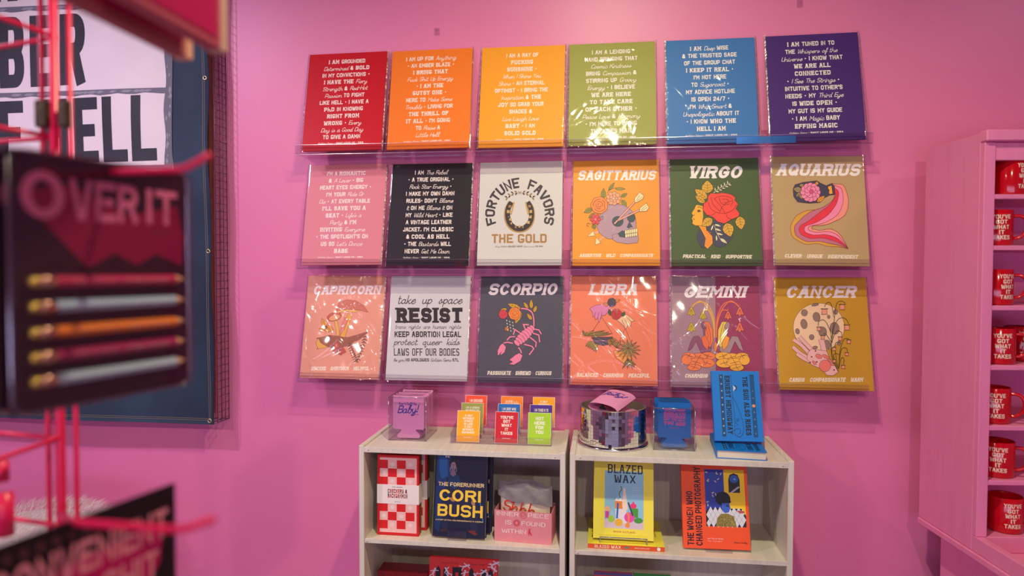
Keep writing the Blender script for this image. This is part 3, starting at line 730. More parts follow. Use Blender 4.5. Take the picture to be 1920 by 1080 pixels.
def d_cancer(A):
    A.ol = '5A3A2A'
    A.ell('F2CBA6', 1305, 476, 198, 186, n=48)
    for q in ((1193, 364, 25, 26), (1287, 396, 28, 36), (1190, 451, 25, 38), (1140, 507, 16, 22), (1250, 553, 19, 21), (1335, 511, 31, 39), (1427, 485, 36, 47), (1381, 396, 11, 14), (1434, 358, 16, 20), (1276, 303, 28, 9), (1370, 610, 26, 36), (1276, 634, 20, 12), (1462, 600, 14, 16)): A.ell('97786E', *q, -.2)
    F = [([(1108, 572), (1170, 615), (1240, 690)], 26), ([(1104, 628), (1165, 680), (1235, 720)], 26), ([(1134, 682), (1190, 720), (1245, 745)], 24), ([(1154, 548), (1200, 600), (1265, 665)], 26), ([(1322, 566), (1336, 610), (1350, 690)], 38)]
    for L, w2 in F: A.line('5A3A2A', L, w2 + 5); A.line('EFB4B4', L, w2)
    A.poly('EFB4B4', [(1222, 668), (1250, 645), (1310, 652), (1366, 662), (1392, 720), (1462, 820), (1420, 852), (1370, 850), (1330, 802), (1250, 768), (1212, 722)])
    for q in ((1250, 706), (1238, 748), (1280, 660), (1290, 745), (1300, 700), (1424, 808)): A.ell('5A3A2A', *q, 5, n=8)
    for q in ((1305, 702, 26, 16, .4), (1360, 705, 30, 12, .5), (1270, 752, 20, 10, .8), (1390, 735, 22, 8, .6), (1410, 765, 22, 8, .3)): A.ell('EC7A70', *q)
    A.ell('EC7A70', 1354, 776, 45, 46)
    st = [[(1456, 820), (1410, 720), (1400, 600), (1420, 450), (1440, 300), (1480, 275), (1508, 292)], [(1456, 820), (1408, 680), (1396, 520), (1350, 425), (1305, 430), (1300, 465)], [(1408, 600), (1420, 480), (1460, 410), (1510, 410), (1535, 450)],
          [(1420, 400), (1400, 300), (1370, 285), (1346, 320)], [(1400, 600), (1440, 510), (1478, 515), (1482, 545)], [(1460, 790), (1470, 660), (1500, 570), (1540, 568)], [(1456, 800), (1430, 640), (1440, 595), (1470, 598)], [(1460, 780), (1480, 650), (1520, 640), (1526, 670)], [(1458, 800), (1420, 700), (1440, 680), (1460, 690)], [(1460, 800), (1480, 720), (1500, 720), (1498, 765)], [(1400, 590), (1360, 530), (1340, 530)]]
    A.lines('4A3A20', st, 4)
    for x, y, r in ((1347, 357, 22), (1484, 322, 20), (1522, 480, 20), (1305, 490, 15), (1335, 556, 15), (1470, 566, 14), (1537, 590, 14), (1424, 646, 12), (1522, 686, 12), (1425, 740, 11), (1495, 786, 13)):
        A.poly('F09A84', [(x - r * .8, y - r * .9), (x + r * .8, y - r * .9), (x + r, y + r), (x + r * .3, y + r * .8), (x, y + r * 1.1), (x - r * .3, y + r * .8), (x - r, y + r)])
        A.lines('4A3A20', [[(x - r * 1.3, y - r * 1.1), (x, y - r), (x + r * 1.3, y - r * 1.1)]], 5)
def d_resist(A):
    K = '30262A'
    A.text(K, '_take up space', 858, 1362, 240, 304, 'c', space=.9)
    A.text(K, 'RESIST', 852, 1364, 336, 452, 'k')
    A.text(K, '_trans rights are human rights', 838, 1354, 466, 497, 'c', space=.8)
    A.text(K, '=KEEP ABORTION LEGAL', 835, 1352, 518, 563, 'b')
    A.text(K, '_protect queer kids', 828, 1342, 574, 622, 'c', space=.9)
    A.text(K, 'LAWS OFF OUR BODIES', 828, 1338, 650, 706, 'd')
    A.text(K, '_be you =NO APOLOGIES _Golden Gems =STL', 826, 1332, 727, 751, 'b')

PRINTS = [
 # row, x, z, roll, lean, label, background, quad or None, drawing, wrinkle amount, folds
 (0, -.8501, .0090, .2225, 'red text print beginning I AM GROUNDED, far left of the top row', 'C4021C', None, manifesto(['^I AM =GROUNDED', '_Determined ^& BOLD', '=IN MY CONVICTIONS •', '^I HAVE THE _Fiery', '_Strength ^& _Red-Hot', '_Passion =TO FIGHT', '=LIKE HELL • I HAVE A', '^PhD =IN KNOWING', '^RIGHT FROM', '^WRONG =• _Every', '_Day is a Good Day', '=TO GIVE A DAMN']), .15, 4),
 (0, -.5562, .0092, .2225, 'orange text print beginning I AM UP FOR, second in the top row', 'F07A22', None, manifesto(['=I AM UP FOR _Anything', '=• AN EMBER BLAZE •', '^I BRING THAT', '_Fuck Shit Up Energy', '=• ^I AM THE', '^GUTSY ONE •', '=HERE TO _Make Some', '_Trouble =• LIVING FOR', '^THE THRILL OF', '^IT ALL =• I\'M GOING', '=TO _Raise =A', '_Little Hell']), .15, 4),
 (0, -.2510, -.0007, .2225, 'yellow text print beginning I AM A RAY OF, creased sleeve, top row', 'F59E24', None, manifesto(['=I AM A RAY OF', '^FUCKING', '^SUNSHINE •', '_When I Shine You', '_Shine =• AN ETERNAL', '=OPTIMIST • I BRING THE', '_Inspiration ^& THE', '^JOY =SO GRAB YOUR', '=SHADES ^&', '_Live Laugh Love', '^BABY =• I AM', '^SOLID GOLD'], maxw=.63), .9, 13),
 (0, .0399, .0024, .2225, 'olive green text print beginning I AM A LENDING HAND, top row', '9C9A48', None, manifesto(['=I AM A LENDING', '=HAND BRINGING THAT', '_Cosmic Kindness', '=BRING _Compassion ^&', '=STIRRING UP _Groovy', '_Energy =• I BELIEVE', '^WE ARE HERE', '^TO TAKE CARE', '^OF EACH OTHER •', '_Peace Love ^& _Harmony', '=• I\'M HERE TO BRING', '=THE VIBES ^MAN'], maxw=.66), 1.2, 16),
 (0, .3487, .0011, .2215, 'light blue text print beginning I AM DEEP WISE, top row', '3E74B4', None, manifesto(['^I AM _Deep =WISE', '^& =THE TRUSTED SAGE', '=OF THE GROUP CHAT', '^I KEEP IT REAL •', '=I\'M NOT HERE', '=TO _Sugarcoat =•', '=MY ADVICE HOTLINE', '=IS OPEN 24/7 •', '=I\'M _Whip-Smart ^&', '_Unapologetic =ABOUT IT', '=• I KNOW ^WHO THE', '^HELL I AM'], maxw=.62), 1.2, 15),
 (0, .6604, .0102, .2144, 'dark purple text print beginning I AM TUNED IN, far right of the top row', '482670', None, manifesto(['^I AM =TUNED IN TO', '=THE _Whispers of the', '_Universe =• I KNOW THAT', '^WE ARE ALL', '^CONNECTED', '=• _I See The Strings =•', '=INTUITIVE TO OTHER\'S', '=NEEDS • MY _Third Eye', '=IS ^WIDE OPEN =•', '=MY GUT IS MY GUIDE', '=• I AM _Magic =BABY', '^EFFING MAGIC'], maxw=.66), .2, 5),
 (1, -.8539, .0094, .2225, 'dusty pink text print beginning I\'M A ROMANTIC, far left of the middle row', 'D9808E', None, manifesto(['=I\'M A ^ROMANTIC', '^& _A Lover =• BIG', '=HEART EYES ENERGY •', '=I\'M YOUR _Ride Or', '_Die =• AT EVERY TABLE', '^I\'LL SAVE YOU A', '^SEAT =• _Life\'s a', '_Party ^& I\'M', '^INVITING _Everyone', '=• THE SPOTLIGHT\'S ON', '=US SO _Let\'s Dance', '^BABE'], maxw=.66), .15, 4),
 (1, -.5588, .0007, .2225, 'black text print beginning I AM THE REBEL, second in the middle row', '1E1420', None, manifesto(['=I AM _The Rebel', '=• A TRUE ORIGINAL •', '_Rock Star Energy =•', '=I MAKE MY OWN DAMN', '=RULES• DON\'T _Blame', '_It =ON ME _Blame It =ON', '=MY _Wild Heart =• LIKE', '=A VINTAGE LEATHER', '=JACKET, I\'M ^CLASSIC', '^& COOL AS HELL', '=• THE _Bastards =WILL', '=NEVER _Get Me Down'], maxw=.62), .4, 9),
 (1, -.2548, .0057, .2225, 'white FORTUNE FAVORS THE GOLD print with a horseshoe', 'D2CCC8', [(85, 112), (797, 102), (52, 998), (795, 998)], d_fortune, .12, 3),
 (1, .0545, .0018, .2225, 'orange SAGITTARIUS print with a flowered skull and arrows', 'EE9A34', [(868, 102), (1605, 92), (858, 998), (1620, 998)], clouded('SAGITTARIUS', 'ASSERTIVE · WILD · COMPASSIONATE', (915, 1562), (190, 272), (930, 1546), (888, 916), d_sagittarius), .2, 4),
 (1, .3651, .0029, .2225, 'dark green VIRGO print with a woman\'s profile under a red rose', '4E5E38', [(140, 82), (840, 70), (150, 930), (885, 922)], clouded('VIRGO', 'PRACTICAL · KIND · SUPPORTIVE', (292, 697), (142, 235), (250, 786), (829, 857), d_virgo), .3, 5),
 (1, .6771, -.0118, .2225, 'tan AQUARIUS print with a vase pouring pink stripes', 'BC9C70', [(935, 60), (1670, 55), (957, 925), (1720, 922)], clouded('AQUARIUS', 'CLEVER · UNIQUE · INDEPENDENT', (982, 1628), (124, 216), (1045, 1616), (827, 855), d_aquarius), .2, 4),
 (2, -.8629, -.0024, .2225, 'peach CAPRICORN print with mushrooms under a heavily creased shiny sleeve', 'E49A84', [(165, 70), (770, 75), (85, 880), (715, 897)], clouded('CAPRICORN', 'SINCERE · AMBITIOUS · HELPFUL', (204, 716), (155, 223), (184, 632), (784, 813), d_capricorn), 2.0, 34),
 (2, -.5633, .0060, .2225, 'white print headed take up space RESIST in black lettering', 'D0CACC', [(808, 85), (1440, 85), (748, 905), (1405, 915)], d_resist, .2, 4),
 (2, -.2511, .0077, .2225, 'charcoal SCORPIO print with a pink scorpion and flowers', '524E5C', [(88, 88), (742, 88), (50, 930), (740, 938)], clouded('SCORPIO', 'PASSIONATE · SHREWD · CURIOUS', (150, 676), (150, 238), (137, 642), (831, 862), d_scorpio), .5, 7),
 (2, .0499, .0037, .1776, 'coral LIBRA print with hands holding hanging baskets', 'EE8464', [(778, 80), (1475, 80), (772, 945), (1475, 950)], clouded('LIBRA', 'BALANCED · CHARMING · PEACEFUL', (930, 1306), (150, 239), (834, 1402), (846, 876), d_libra), 1.7, 22),
 (2, .3700, .0029, .1900, 'two-tone mauve GEMINI print with twin seated women, partly behind a blue book', 'A6808E', [(148, 75), (845, 80), (155, 960), (880, 970)], clouded('GEMINI', 'CHARMING · CURIOUS', (256, 728), (160, 249), (266, 640), (846, 876), d_gemini), 1.5, 19),
 (2, .6965, .0066, .2225, 'mustard CANCER print with a moon, hand and crab', 'C89428', [(947, 85), (1672, 85), (992, 970), (1750, 985)], clouded('CANCER', 'CARING · COMPASSIONATE · WARM', (1048, 1582), (158, 249), (1076, 1648), (869, 901), d_cancer), .6, 10),
]
LEDGE_FOR = ['red I AM GROUNDED', 'orange I AM UP FOR', 'yellow I AM A RAY OF', 'olive I AM A LENDING HAND', 'light blue I AM DEEP WISE', 'dark purple I AM TUNED IN', 'dusty pink ROMANTIC', 'black I AM THE REBEL',
             'white FORTUNE FAVORS', 'orange SAGITTARIUS', 'green VIRGO', 'tan AQUARIUS', 'peach CAPRICORN', 'white RESIST', 'charcoal SCORPIO', 'coral LIBRA', 'mauve GEMINI', 'mustard CANCER']
for i, (row, x, roll, lean, label, bg, quad, draw, amt, folds) in enumerate(PRINTS):
    z = ROW_Z[row]
    ledge(LEDGE_X[i % 6], z, 'clear acrylic wall ledge under the %s print' % LEDGE_FOR[i])
    art_print(x, z + .002 + abs(roll) * SW / 2, lean, roll, label, bg, quad, draw, 11 + i * 7, amt, folds)

def wall_clip(x, z, label):
    b = MB(); b.box(-.009, .009, -.004, -.0005, -.012, .012, ACRYLIC); b.tube([(0, -.004, .003), (0, -.008, .003)], .003, ACRYLIC, 8)
    o = b.obj('wall_clip'); o.location = (x, 0, z); tag(o, label, 'wall clip', 'small clear clips on the wall above the prints')
wall_clip(-.545, 2.295, 'small clear clip on the wall above the orange text print')
wall_clip(.625, 2.335, 'small clear clip on the wall above the dark purple print')
b = MB(); b.box(-.0875, .0875, -.0004, .0004, 0, .0215, clear('blue_film', (.30, .62, 1.0), gloss=(.2, .5, 1.0), ior=1.4, rough=.3, base=.25)); o = b.obj('blue_strip'); o.location = (.505, -.0986, 1.8815)  # translucent blue strip laid over the lip between two prints
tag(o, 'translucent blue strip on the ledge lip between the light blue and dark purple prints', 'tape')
# ------------------------------------------------------------------ the two low bookcases
ZT, ZS = .957, .676
def bookcase(x0, x1, label):
    t = thing('bookcase', label, 'bookcase', ((x0 + x1) / 2, -.15, 0), group='whitewashed bookcases under the prints')
    h = (x1 - x0) / 2; f, k = -.15, .138; th = .0155
    for sx in (-1, 1):
        b = MB(); a, c = sorted((sx * h, sx * (h - th))); b.box(a, c, f, k, 0, .9615, WASHED_V, .0008); b.obj('side_panel', t)
    b = MB(); b.box(-h + th, h - th, f, k, ZT - .016, ZT, WASHED, .0006); b.obj('top_panel', t)
    for z in (ZS, ZS - .281, .10):
        b = MB(); b.box(-h + th, h - th, f + .003, k - .006, z - .0135, z, WASHED, .0006); b.obj('shelf', t)
    b = MB(); b.box(-h + th, h - th, k - .005, k, .03, ZT - .016, noisy('back_board', 'BFB4AA', 'CFC5BB', (70, 60, 3), .5)); b.obj('back_panel', t)
    b = MB(); b.box(-h + th, h - th, f + .01, f + .025, 0, .0865, WASHED); b.obj('plinth', t)
    for x, z in ((-h + .03, ZT - .008), (h - .03, ZT - .009), (-h + .024, ZS - .007)):
        b = MB(); b.tube([(x, f - .0006, z), (x, f + .0006, z)], .0026, paper('CFC4C0'), 10); b.obj('dowel_cap', t)
    return t
bookcase(-.716, -.092, 'left whitewashed bookcase with the red checked game box on its shelf')
bookcase(-.079, .546, 'right whitewashed bookcase with the two blue books on top')

# ------------------------------------------------------------------ fabric can coolers
PINKFOAM, BLUEFOAM, LINING = noisy('pink_foam', 'E28FC0', 'E897C6', (200, 200, 200), .8, .1, 500), noisy('blue_foam', '0D63B8', '1068BE', (200, 200, 200), .8, .1, 500), paper('181418', .9)
def cooler_outline(w, h):
    x, n = w / 2, w * .24
    pts = [(-x, h - .004), (-x, h * .235), (-x + .003, h * .205)]
    pts += [(-n - .003, h * .205), (-n + .002, h * .185), (-n - .004, h * .14), (-n - .012, h * .08), (-w * .36, h * .02), (-w * .345, 0)]
    m = [(-a, b) for a, b in pts]
    return pts + m[::-1] + [(x - .002, h), (-x + .002, h)]
def can_cooler(name, mat, w, h, th, draw=None):
    def build(label, group, loc, rot):
        t = thing(name, label, 'can cooler', loc, rot, group)
        b = MB(); b.prism(cooler_outline(w, h), -th / 2, th / 2, mat)
        if draw: draw(Art(b, lambda X, Y: (X, Y), lambda u, v, l: (u, -th / 2 - l * 1.3, v), .7, 1.0))
        b.obj('sleeve_body', t)
        b = MB(); b.prism([(-w / 2 + .003, h - .001), (w / 2 - .003, h - .001), (w / 2 - .006, h + .0007), (-w / 2 + .006, h + .0007)], -th * .22, th * .22, LINING); b.obj('mouth_opening', t)
        return t
    return build
def art_up(A, col, txt, x0, x1, z0, z1, st, slope=0, **k):
    P, wd = text_polys(txt, st, k.get('space', .42)); sx = (x1 - x0) / wd
    A._emit([[(x0 + X * sx, z0 + Y * (z1 - z0) + slope * X * sx) for X, Y in q] for q in P], col)
def d_baby(A):
    art_up(A, '2E2EA0', '^Don\'t Call Me', -.031, .026, .1045, .1125, 's')
    art_up(A, '2E2EA0', '_Baby!', -.036, .028, .078, .102, 'c', .06)
    art_up(A, '2E2EA0', '_Baby!', -.0355, .0285, .0775, .1015, 'c', .06)
    art_up(A, '2E2EA0', '=GOLDEN GEMS', .012, .033, .0735, .076, 'b')
def d_breath(A):
    for i, (t, h) in enumerate((('TAKE A DEEP', .0075), ('BREATH', .0095), ('REMEMBER', .0085), ('WHO THE HELL', .0062), ('YOU ARE', .0105))):
        z = [.108, .0965, .0865, .0785, .0655][i]
        P, wd = text_polys(t, 'k'); sx = .062 / wd
        A._emit([[(-.031 + X * sx, z + Y * h + .0016 * sin(X / wd * 6)) for X, Y in q] for q in P], 'D0509E')
    art_up(A, 'D0509E', '_Golden Gems', -.014, .016, .056, .0605, 'c')
mk_pink = can_cooler('can_cooler', PINKFOAM, .100, .134, .0075, d_baby)
mk_blue = can_cooler('can_cooler', BLUEFOAM, .096, .134, .0075, d_breath)
tilt = radians(4)
first = mk_pink('pink can cooler lettered Don\'t Call Me Baby, frontmost in the clear box', 'pink can coolers filed in the clear box', (-.590, -.196, .963), (0, 0, 0))
nth = ['second', 'third', 'fourth', 'fifth']
for i in range(5):
    lab = ('pink can cooler %s from the front of the clear box' % nth[i]) if i < 4 else 'pink can cooler rearmost in the clear box, against its back wall'
    dup(first, (-.588 + .0012 * i + (.004 if i % 2 else 0), -.177 + i * .0166, .963 + (.003 if i % 3 == 1 else 0)), (0, 0, radians((i % 3 - 1) * 1.5)), lab)
def clear_box(name, label, x0, x1, y0, y1, z0, z1, th, base, mat, cat, rim=None):
    t = thing(name, label, cat, ((x0 + x1) / 2, (y0 + y1) / 2, z0))
    a, d, h = (x1 - x0) / 2, (y1 - y0) / 2, z1 - z0
    b = MB(); b.box(-a, a, -d, d, 0, base, mat); b.obj('base', t)
    for q in ((-a, a, -d, -d + th), (-a, a, d - th, d), (-a, -a + th, -d + th, d - th), (a - th, a, -d + th, d - th)):
        b = MB(); b.box(*q, base, h, mat); b.obj('wall', t)
    if rim:
        e = th * .5 + .0003
        b = MB(); b.tube([(-a + e, -d + e, h), (a - e, -d + e, h), (a - e, d - e, h), (-a + e, d - e, h)], e, rim, 8, True); b.obj('rim', t)
        for sx in (-1, 1):
            for sy in (-1, 1):
                b = MB(); b.tube([(sx * (a - e * .6), sy * (d - e * .6), .001), (sx * (a - e * .6), sy * (d - e * .6), h)], e * .8, rim, 8); b.obj('corner_edge', t)
        b = MB(); b.tube([(-a + e, -d + e, e), (a - e, -d + e, e), (a - e, d - e, e), (-a + e, d - e, e)], e, rim, 8, True); b.obj('bottom_edge', t)
clear_box('acrylic_box', 'open clear acrylic box of pink can coolers on the left bookcase', -.651, -.529, -.2155, -.072, .9575, 1.094, .0025, .003, ACRYLIC, 'display box', EDGE)

# ------------------------------------------------------------------ stepped card holder with nine cards
t = thing('card_holder', 'clear stepped acrylic holder with three rows of colourful cards', 'card holder', (-.2945, -.13, ZT + .0005))
hx = .1545
for i, (y, z) in enumerate(((-.092, .0), (-.038, .014), (.016, .028))):
    b = MB(); b.box(-hx, hx, y - .001, y + .0014, z + .0028, z + .025, ACRYLIC); b.obj('front_lip', t)
    b = MB(); b.box(-hx, hx, y - .001, y + .05, z, z + .0024, ACRYLIC); b.obj('tray', t)
    if z:
        b = MB(); b.box(-hx, hx, y - .0034, y - .0012, z - .014 + .0028, z + .0024, ACRYLIC); b.obj('riser', t)
for sx in (-1, 1):
    a, c = sorted((sx * hx, sx * (hx + .0024)))
    b = MB()
    vs = []; prof = [(-.093, 0), (.066, 0), (.066, .055), (.016, .055), (-.038, .042), (-.093, .027)]
    for x in (a, c): vs += [(x, y, z) for y, z in prof]
    n = len(prof); b.add(vs, [tuple(range(n)), tuple(range(n, 2 * n))[::-1]] + [(i, (i + 1) % n, n + (i + 1) % n, n + i) for i in range(n)], ACRYLIC); b.obj('end_panel', t)
CARDW, CARDH = .0715, .0955
def shop_card(x, tier, col, lines, label, st='b', ink='F6EBDD', maxh=.0105, frac=.62):
    y, z = ((-.130 - .083, ZT + .0035), (-.130 - .030, ZT + .0175), (-.130 + .024, ZT + .0315))[tier]
    t = thing('gift_card', label, 'card', (x, y, z), (-radians(13), 0, 0), 'small printed cards in the stepped holder')
    b = MB(); b.box(-CARDW / 2, CARDW / 2, -.0015, .0015, 0, CARDH, paper('F3E7E0'))
    A = Art(b, lambda X, Y: (X, Y), lambda u, v, l: (u, -.0015 - l, v))
    A.rect(col, -CARDW / 2 + .0008, .0008, CARDW / 2 - .0008, CARDH - .0008)
    n = len(lines); top = CARDH * .90; bot = CARDH * .27; pitch = min(.0135, (top - bot) / max(n, 1))
    for k, l in enumerate(lines):
        P, wd = text_polys(l, st, .42); h = pitch * .76; sx = min(h * 1.05, CARDW * frac / wd)
        A._emit([[(-wd * sx / 2 + X * sx, top - (k + 1) * pitch + Y * h) for X, Y in q] for q in P], ink); A.l = 8e-5
    art_up(A, ink, '=GOLDEN GEMS', -.012, .012, CARDH * .14, CARDH * .165, 'b')
    b.obj('card_stock', t)
    return t
cx = (-.398, -.278, -.176)
shop_card(cx[0], 0, 'F4A81E', ['A DAY', 'WITHOUT', 'DYKES', 'IS LIKE', 'A DAY', 'WITHOUT', 'SUNSHINE'], 'golden yellow card reading A DAY WITHOUT, front left of the holder', frac=.66)
shop_card(cx[1], 0, 'CC1E2C', ['YOU\'VE', 'GOT', 'WHAT', 'IT', 'TAKES'], 'red card reading YOU\'VE GOT WHAT IT TAKES, front centre of the holder')
shop_card(cx[2], 0, 'A6D030', ['NOT', 'HERE', 'FOR', 'YOU'], 'lime green card reading NOT HERE FOR YOU, front right of the holder')
shop_card(cx[0] + .002, 1, '9A9A4C', ['I AM A LENDING', 'HAND BRINGING THAT', '_Cosmic Kindness', '=BRING COMPASSION'] + ['STIRRING UP', 'GROOVY ENERGY', 'WE ARE HERE'], 'olive green card behind the golden yellow card')
shop_card(cx[1] + .0, 1, '2468B8', ['I AM DEEP WISE', 'THE TRUSTED SAGE', 'OF THE GROUP CHAT', 'I KEEP IT REAL', 'I\'M NOT HERE', 'TO SUGARCOAT'], 'blue card behind the red card')
shop_card(cx[2] + .0, 1, '4C2E8C', ['I AM TUNED IN TO', '_Whispers of the', '_Universe =I KNOW THAT', 'WE ARE ALL', 'CONNECTED'], 'purple card behind the lime green card')
shop_card(cx[0] + .004, 2, 'EE5030', ['I AM GROUNDED', 'DETERMINED & BOLD', 'IN MY CONVICTIONS', 'I HAVE THE', 'STRENGTH'], 'orange-red card at the back left of the holder')
shop_card(cx[1] + .002, 2, 'EE8420', ['I AM UP FOR _Anything', '=AN EMBER BLAZE', 'I BRING THAT', 'I AM THE'], 'orange card at the back centre of the holder')
shop_card(cx[2] + .004, 2, 'F2A41C', ['A DAY', 'WITHOUT', 'DYKES', 'IS LIKE', 'A DAY', 'WITHOUT', 'SUNSHINE'], 'golden yellow card at the back right of the holder')

# ------------------------------------------------------------------ mirror-tiled drum with pink coolers
t = thing('mirror_tile_drum', 'round silver drum of mirror tiles holding pink can coolers', 'container', (.0470, -.150, ZT + .0003))
SILV = paper('D8D8DA', .12, 1.0, 1.0, 'silver'); MIRR = paper('ECECEC', .015, 1.0, 1.0, 'mirror_glass')
b = MB(); b.lathe([(.0, 0), (.1075, 0), (.1085, .002), (.1085, .006), (.106, .0085), (0, .0085)], SILV, 72); b.obj('base_plate', t)
b = MB(); R0 = .1015
b.lathe([(R0, .0087), (R0, .117), (R0 - .003, .1185), (R0 - .005, .117), (R0 - .005, .009)], paper('9A9088', .35, 1.0, .6, 'grout'), 72); b.obj('shell', t)
b = MB(); rng = random.Random(5); NT, NR = 66, 10
for r in range(NR):
    for i in range(NT):
        a = 2 * pi * (i + .5) / NT; wd = 2 * pi * (R0 + .001) / NT * .475; hh = .0108 * .475; z = .0145 + r * .0108
        ta, tz = rng.gauss(0, .012), rng.gauss(0, .012); rr = R0 + .0011
        er = Vector((cos(a), sin(a), 0)); et = Vector((-sin(a), cos(a), 0)); c = er * rr + Vector((0, 0, z))
        e1 = (et + er * ta).normalized(); e2 = (Vector((0, 0, 1)) + er * tz).normalized()
        front = [c - e1 * wd - e2 * hh, c + e1 * wd - e2 * hh, c + e1 * wd + e2 * hh, c - e1 * wd + e2 * hh]
        back = [p - er * .001 for p in front]
        b.add(front + back, [(0, 1, 2, 3), (0, 4, 5, 1), (1, 5, 6, 2), (2, 6, 7, 3), (3, 7, 4, 0)], MIRR)
o = b.obj('mirror_tiles', t); o['kind'] = 'stuff'
def puffy(w, d, th, mat, nx=14, ny=18):
    """a folded foam cooler lying flat, slightly sprung open"""
    vs = []; fs = []
    for s in (1, -1):
        for j in range(ny + 1):
            for i in range(nx + 1):
                u, v = 2 * i / nx - 1, 2 * j / ny - 1
                k = max(0, 1 - abs(u) ** 2.6) ** .5
                vs.append((u * w / 2, v * d / 2, s * (th / 2 * k * (.75 + .25 * (1 - v * v)) + .0008) - .002 * u * u))
    m = (nx + 1) * (ny + 1)
    for q in (0, 1):
        for j in range(ny):
            for i in range(nx):
                a = q * m + j * (nx + 1) + i; f = (a, a + 1, a + nx + 2, a + nx + 1); fs.append(f if q == 0 else f[::-1])
    return vs, fs
def lying_cooler(label, loc, rot, th=.024, printed=False):
    t = thing('can_cooler', label, 'can cooler', loc, rot, 'pink can coolers in the mirror-tiled drum')
    b = MB(); vs, fs = puffy(.100, .125, th, PINKFOAM); b.add(vs, fs, PINKFOAM, True)
    if printed:
        def o3(u, v, l):
            uu, vv = u / .05, v / .0625; k = max(0, 1 - abs(uu) ** 2.6) ** .5
            return (u, v, th / 2 * k * (.75 + .25 * (1 - vv * vv)) + .0008 - .002 * uu * uu + l * 5)
        A = Art(b, lambda X, Y: (X, Y), o3, .7, 1.0)
        art_up(A, '3A34A8', '^Don\'t Call Me', -.032, .028, .028, .036, 's'); art_up(A, '3A34A8', '_Baby!', -.036, .032, .000, .025, 'c', .08); art_up(A, '3A34A8', '_Baby!', -.0355, .0325, -.0008, .0242, 'c', .08)
    b.obj('sleeve_body', t)
    b = MB()  # dark gap where the folded base opens
    b.add([(-.010, -.0628, .002), (.012, -.0628, .0015), (.004, -.0628, .0085), (-.002, -.052, .0118), (-.010, -.0628, -.004), (.012, -.0628, -.004)], [(0, 1, 2), (0, 2, 3), (0, 4, 5, 1)], LINING); b.obj('fold_gap', t)
    return t
dz = ZT + .0105
lying_cooler('pink can cooler lying on top of the heap in the mirror-tiled drum, tilted', (.044, -.172, dz + .124), (radians(10), radians(5), radians(-28)), .034, True)
rngp = random.Random(3)
for i, (x, y, z, rx, ry, rz, lab) in enumerate((
    (.03, -.15, .018, 0, 0, 20, 'pink can cooler lowest in the mirror-tiled drum'), (.06, -.15, .043, 3, 0, 80, 'pink can cooler second from the bottom of the mirror-tiled drum'),
    (.03, -.155, .068, -3, 3, 10, 'pink can cooler third from the bottom of the mirror-tiled drum'), (.050, -.138, .093, 6, 6, 60, 'pink can cooler just under the topmost one in the mirror-tiled drum'))):
    lying_cooler(lab, (x + .005, y, dz + z), (radians(rx), radians(ry), radians(rz)), .024)

# ------------------------------------------------------------------ glass cube of blue coolers
clear_box('glass_vase', 'square clear glass vase of blue can coolers on the right bookcase', .165, .2875, -.2185, -.096, ZT + .0003, 1.083, .0035, .008, GLASS, 'vase', EDGE)
bl = mk_blue('blue can cooler with pink lettering, frontmost in the square glass vase', 'blue can coolers in the square glass vase', (.228, -.205, .9662), (0, 0, 0))
for i, lab in enumerate(('blue can cooler second from the front in the square glass vase', 'blue can cooler third from the front in the square glass vase', 'blue can cooler rearmost in the square glass vase')):
    dup(bl, ((.226, .230, .2225)[i], -.180 + i * .022, .9662 + (.004, .006, .012)[i] * .0), (0, 0, radians((2, -2, 1)[i])), lab)

# ------------------------------------------------------------------ books
def book(name, label, w, h, th, cover, loc, rot, draw=None, pages='EFE3D2', spine=None, hard=True, spine_draw=None, cat='book', group=None, edge=None):
    """stands upright in local space: x width, z height, front cover towards -y, spine at -x"""
    t = thing(name, label, cat, loc, rot, group)
    c = .0018 if hard else .0005; o = .003 if hard else 0
    m = paper(cover, .45)
    b = MB(); b.box(-w / 2, w / 2, -th / 2, -th / 2 + c, 0, h, m)
    if draw: draw(Art(b, lambda X, Y: (-w / 2 + X * w, (1 - Y) * h), lambda u, v, l: (u, -th / 2 - l, v), .4))
    b.obj('front_cover', t)
    b = MB(); b.box(-w / 2, w / 2, th / 2 - c, th / 2, 0, h, m); b.obj('back_cover', t)
    b = MB(); b.box(-w / 2 - c * .6, -w / 2 + c * .6, -th / 2 + c, th / 2 - c, 0, h, paper(spine or cover, .45))
    if spine_draw: spine_draw(Art(b, lambda X, Y: (X, Y), lambda u, v, l: (-w / 2 - c * .6 - l, -v, h - u), .45))
    b.obj('spine', t)
    b = MB(); b.box(-w / 2 + c * .7, w / 2 - o, -th / 2 + c, th / 2 - c, o, h - o, noisy('page_block_' + pages, pages, 'DCCDB8', (3, 900, 3), .8)); b.obj('pages', t)
    return t
BLU = '0A72C8'
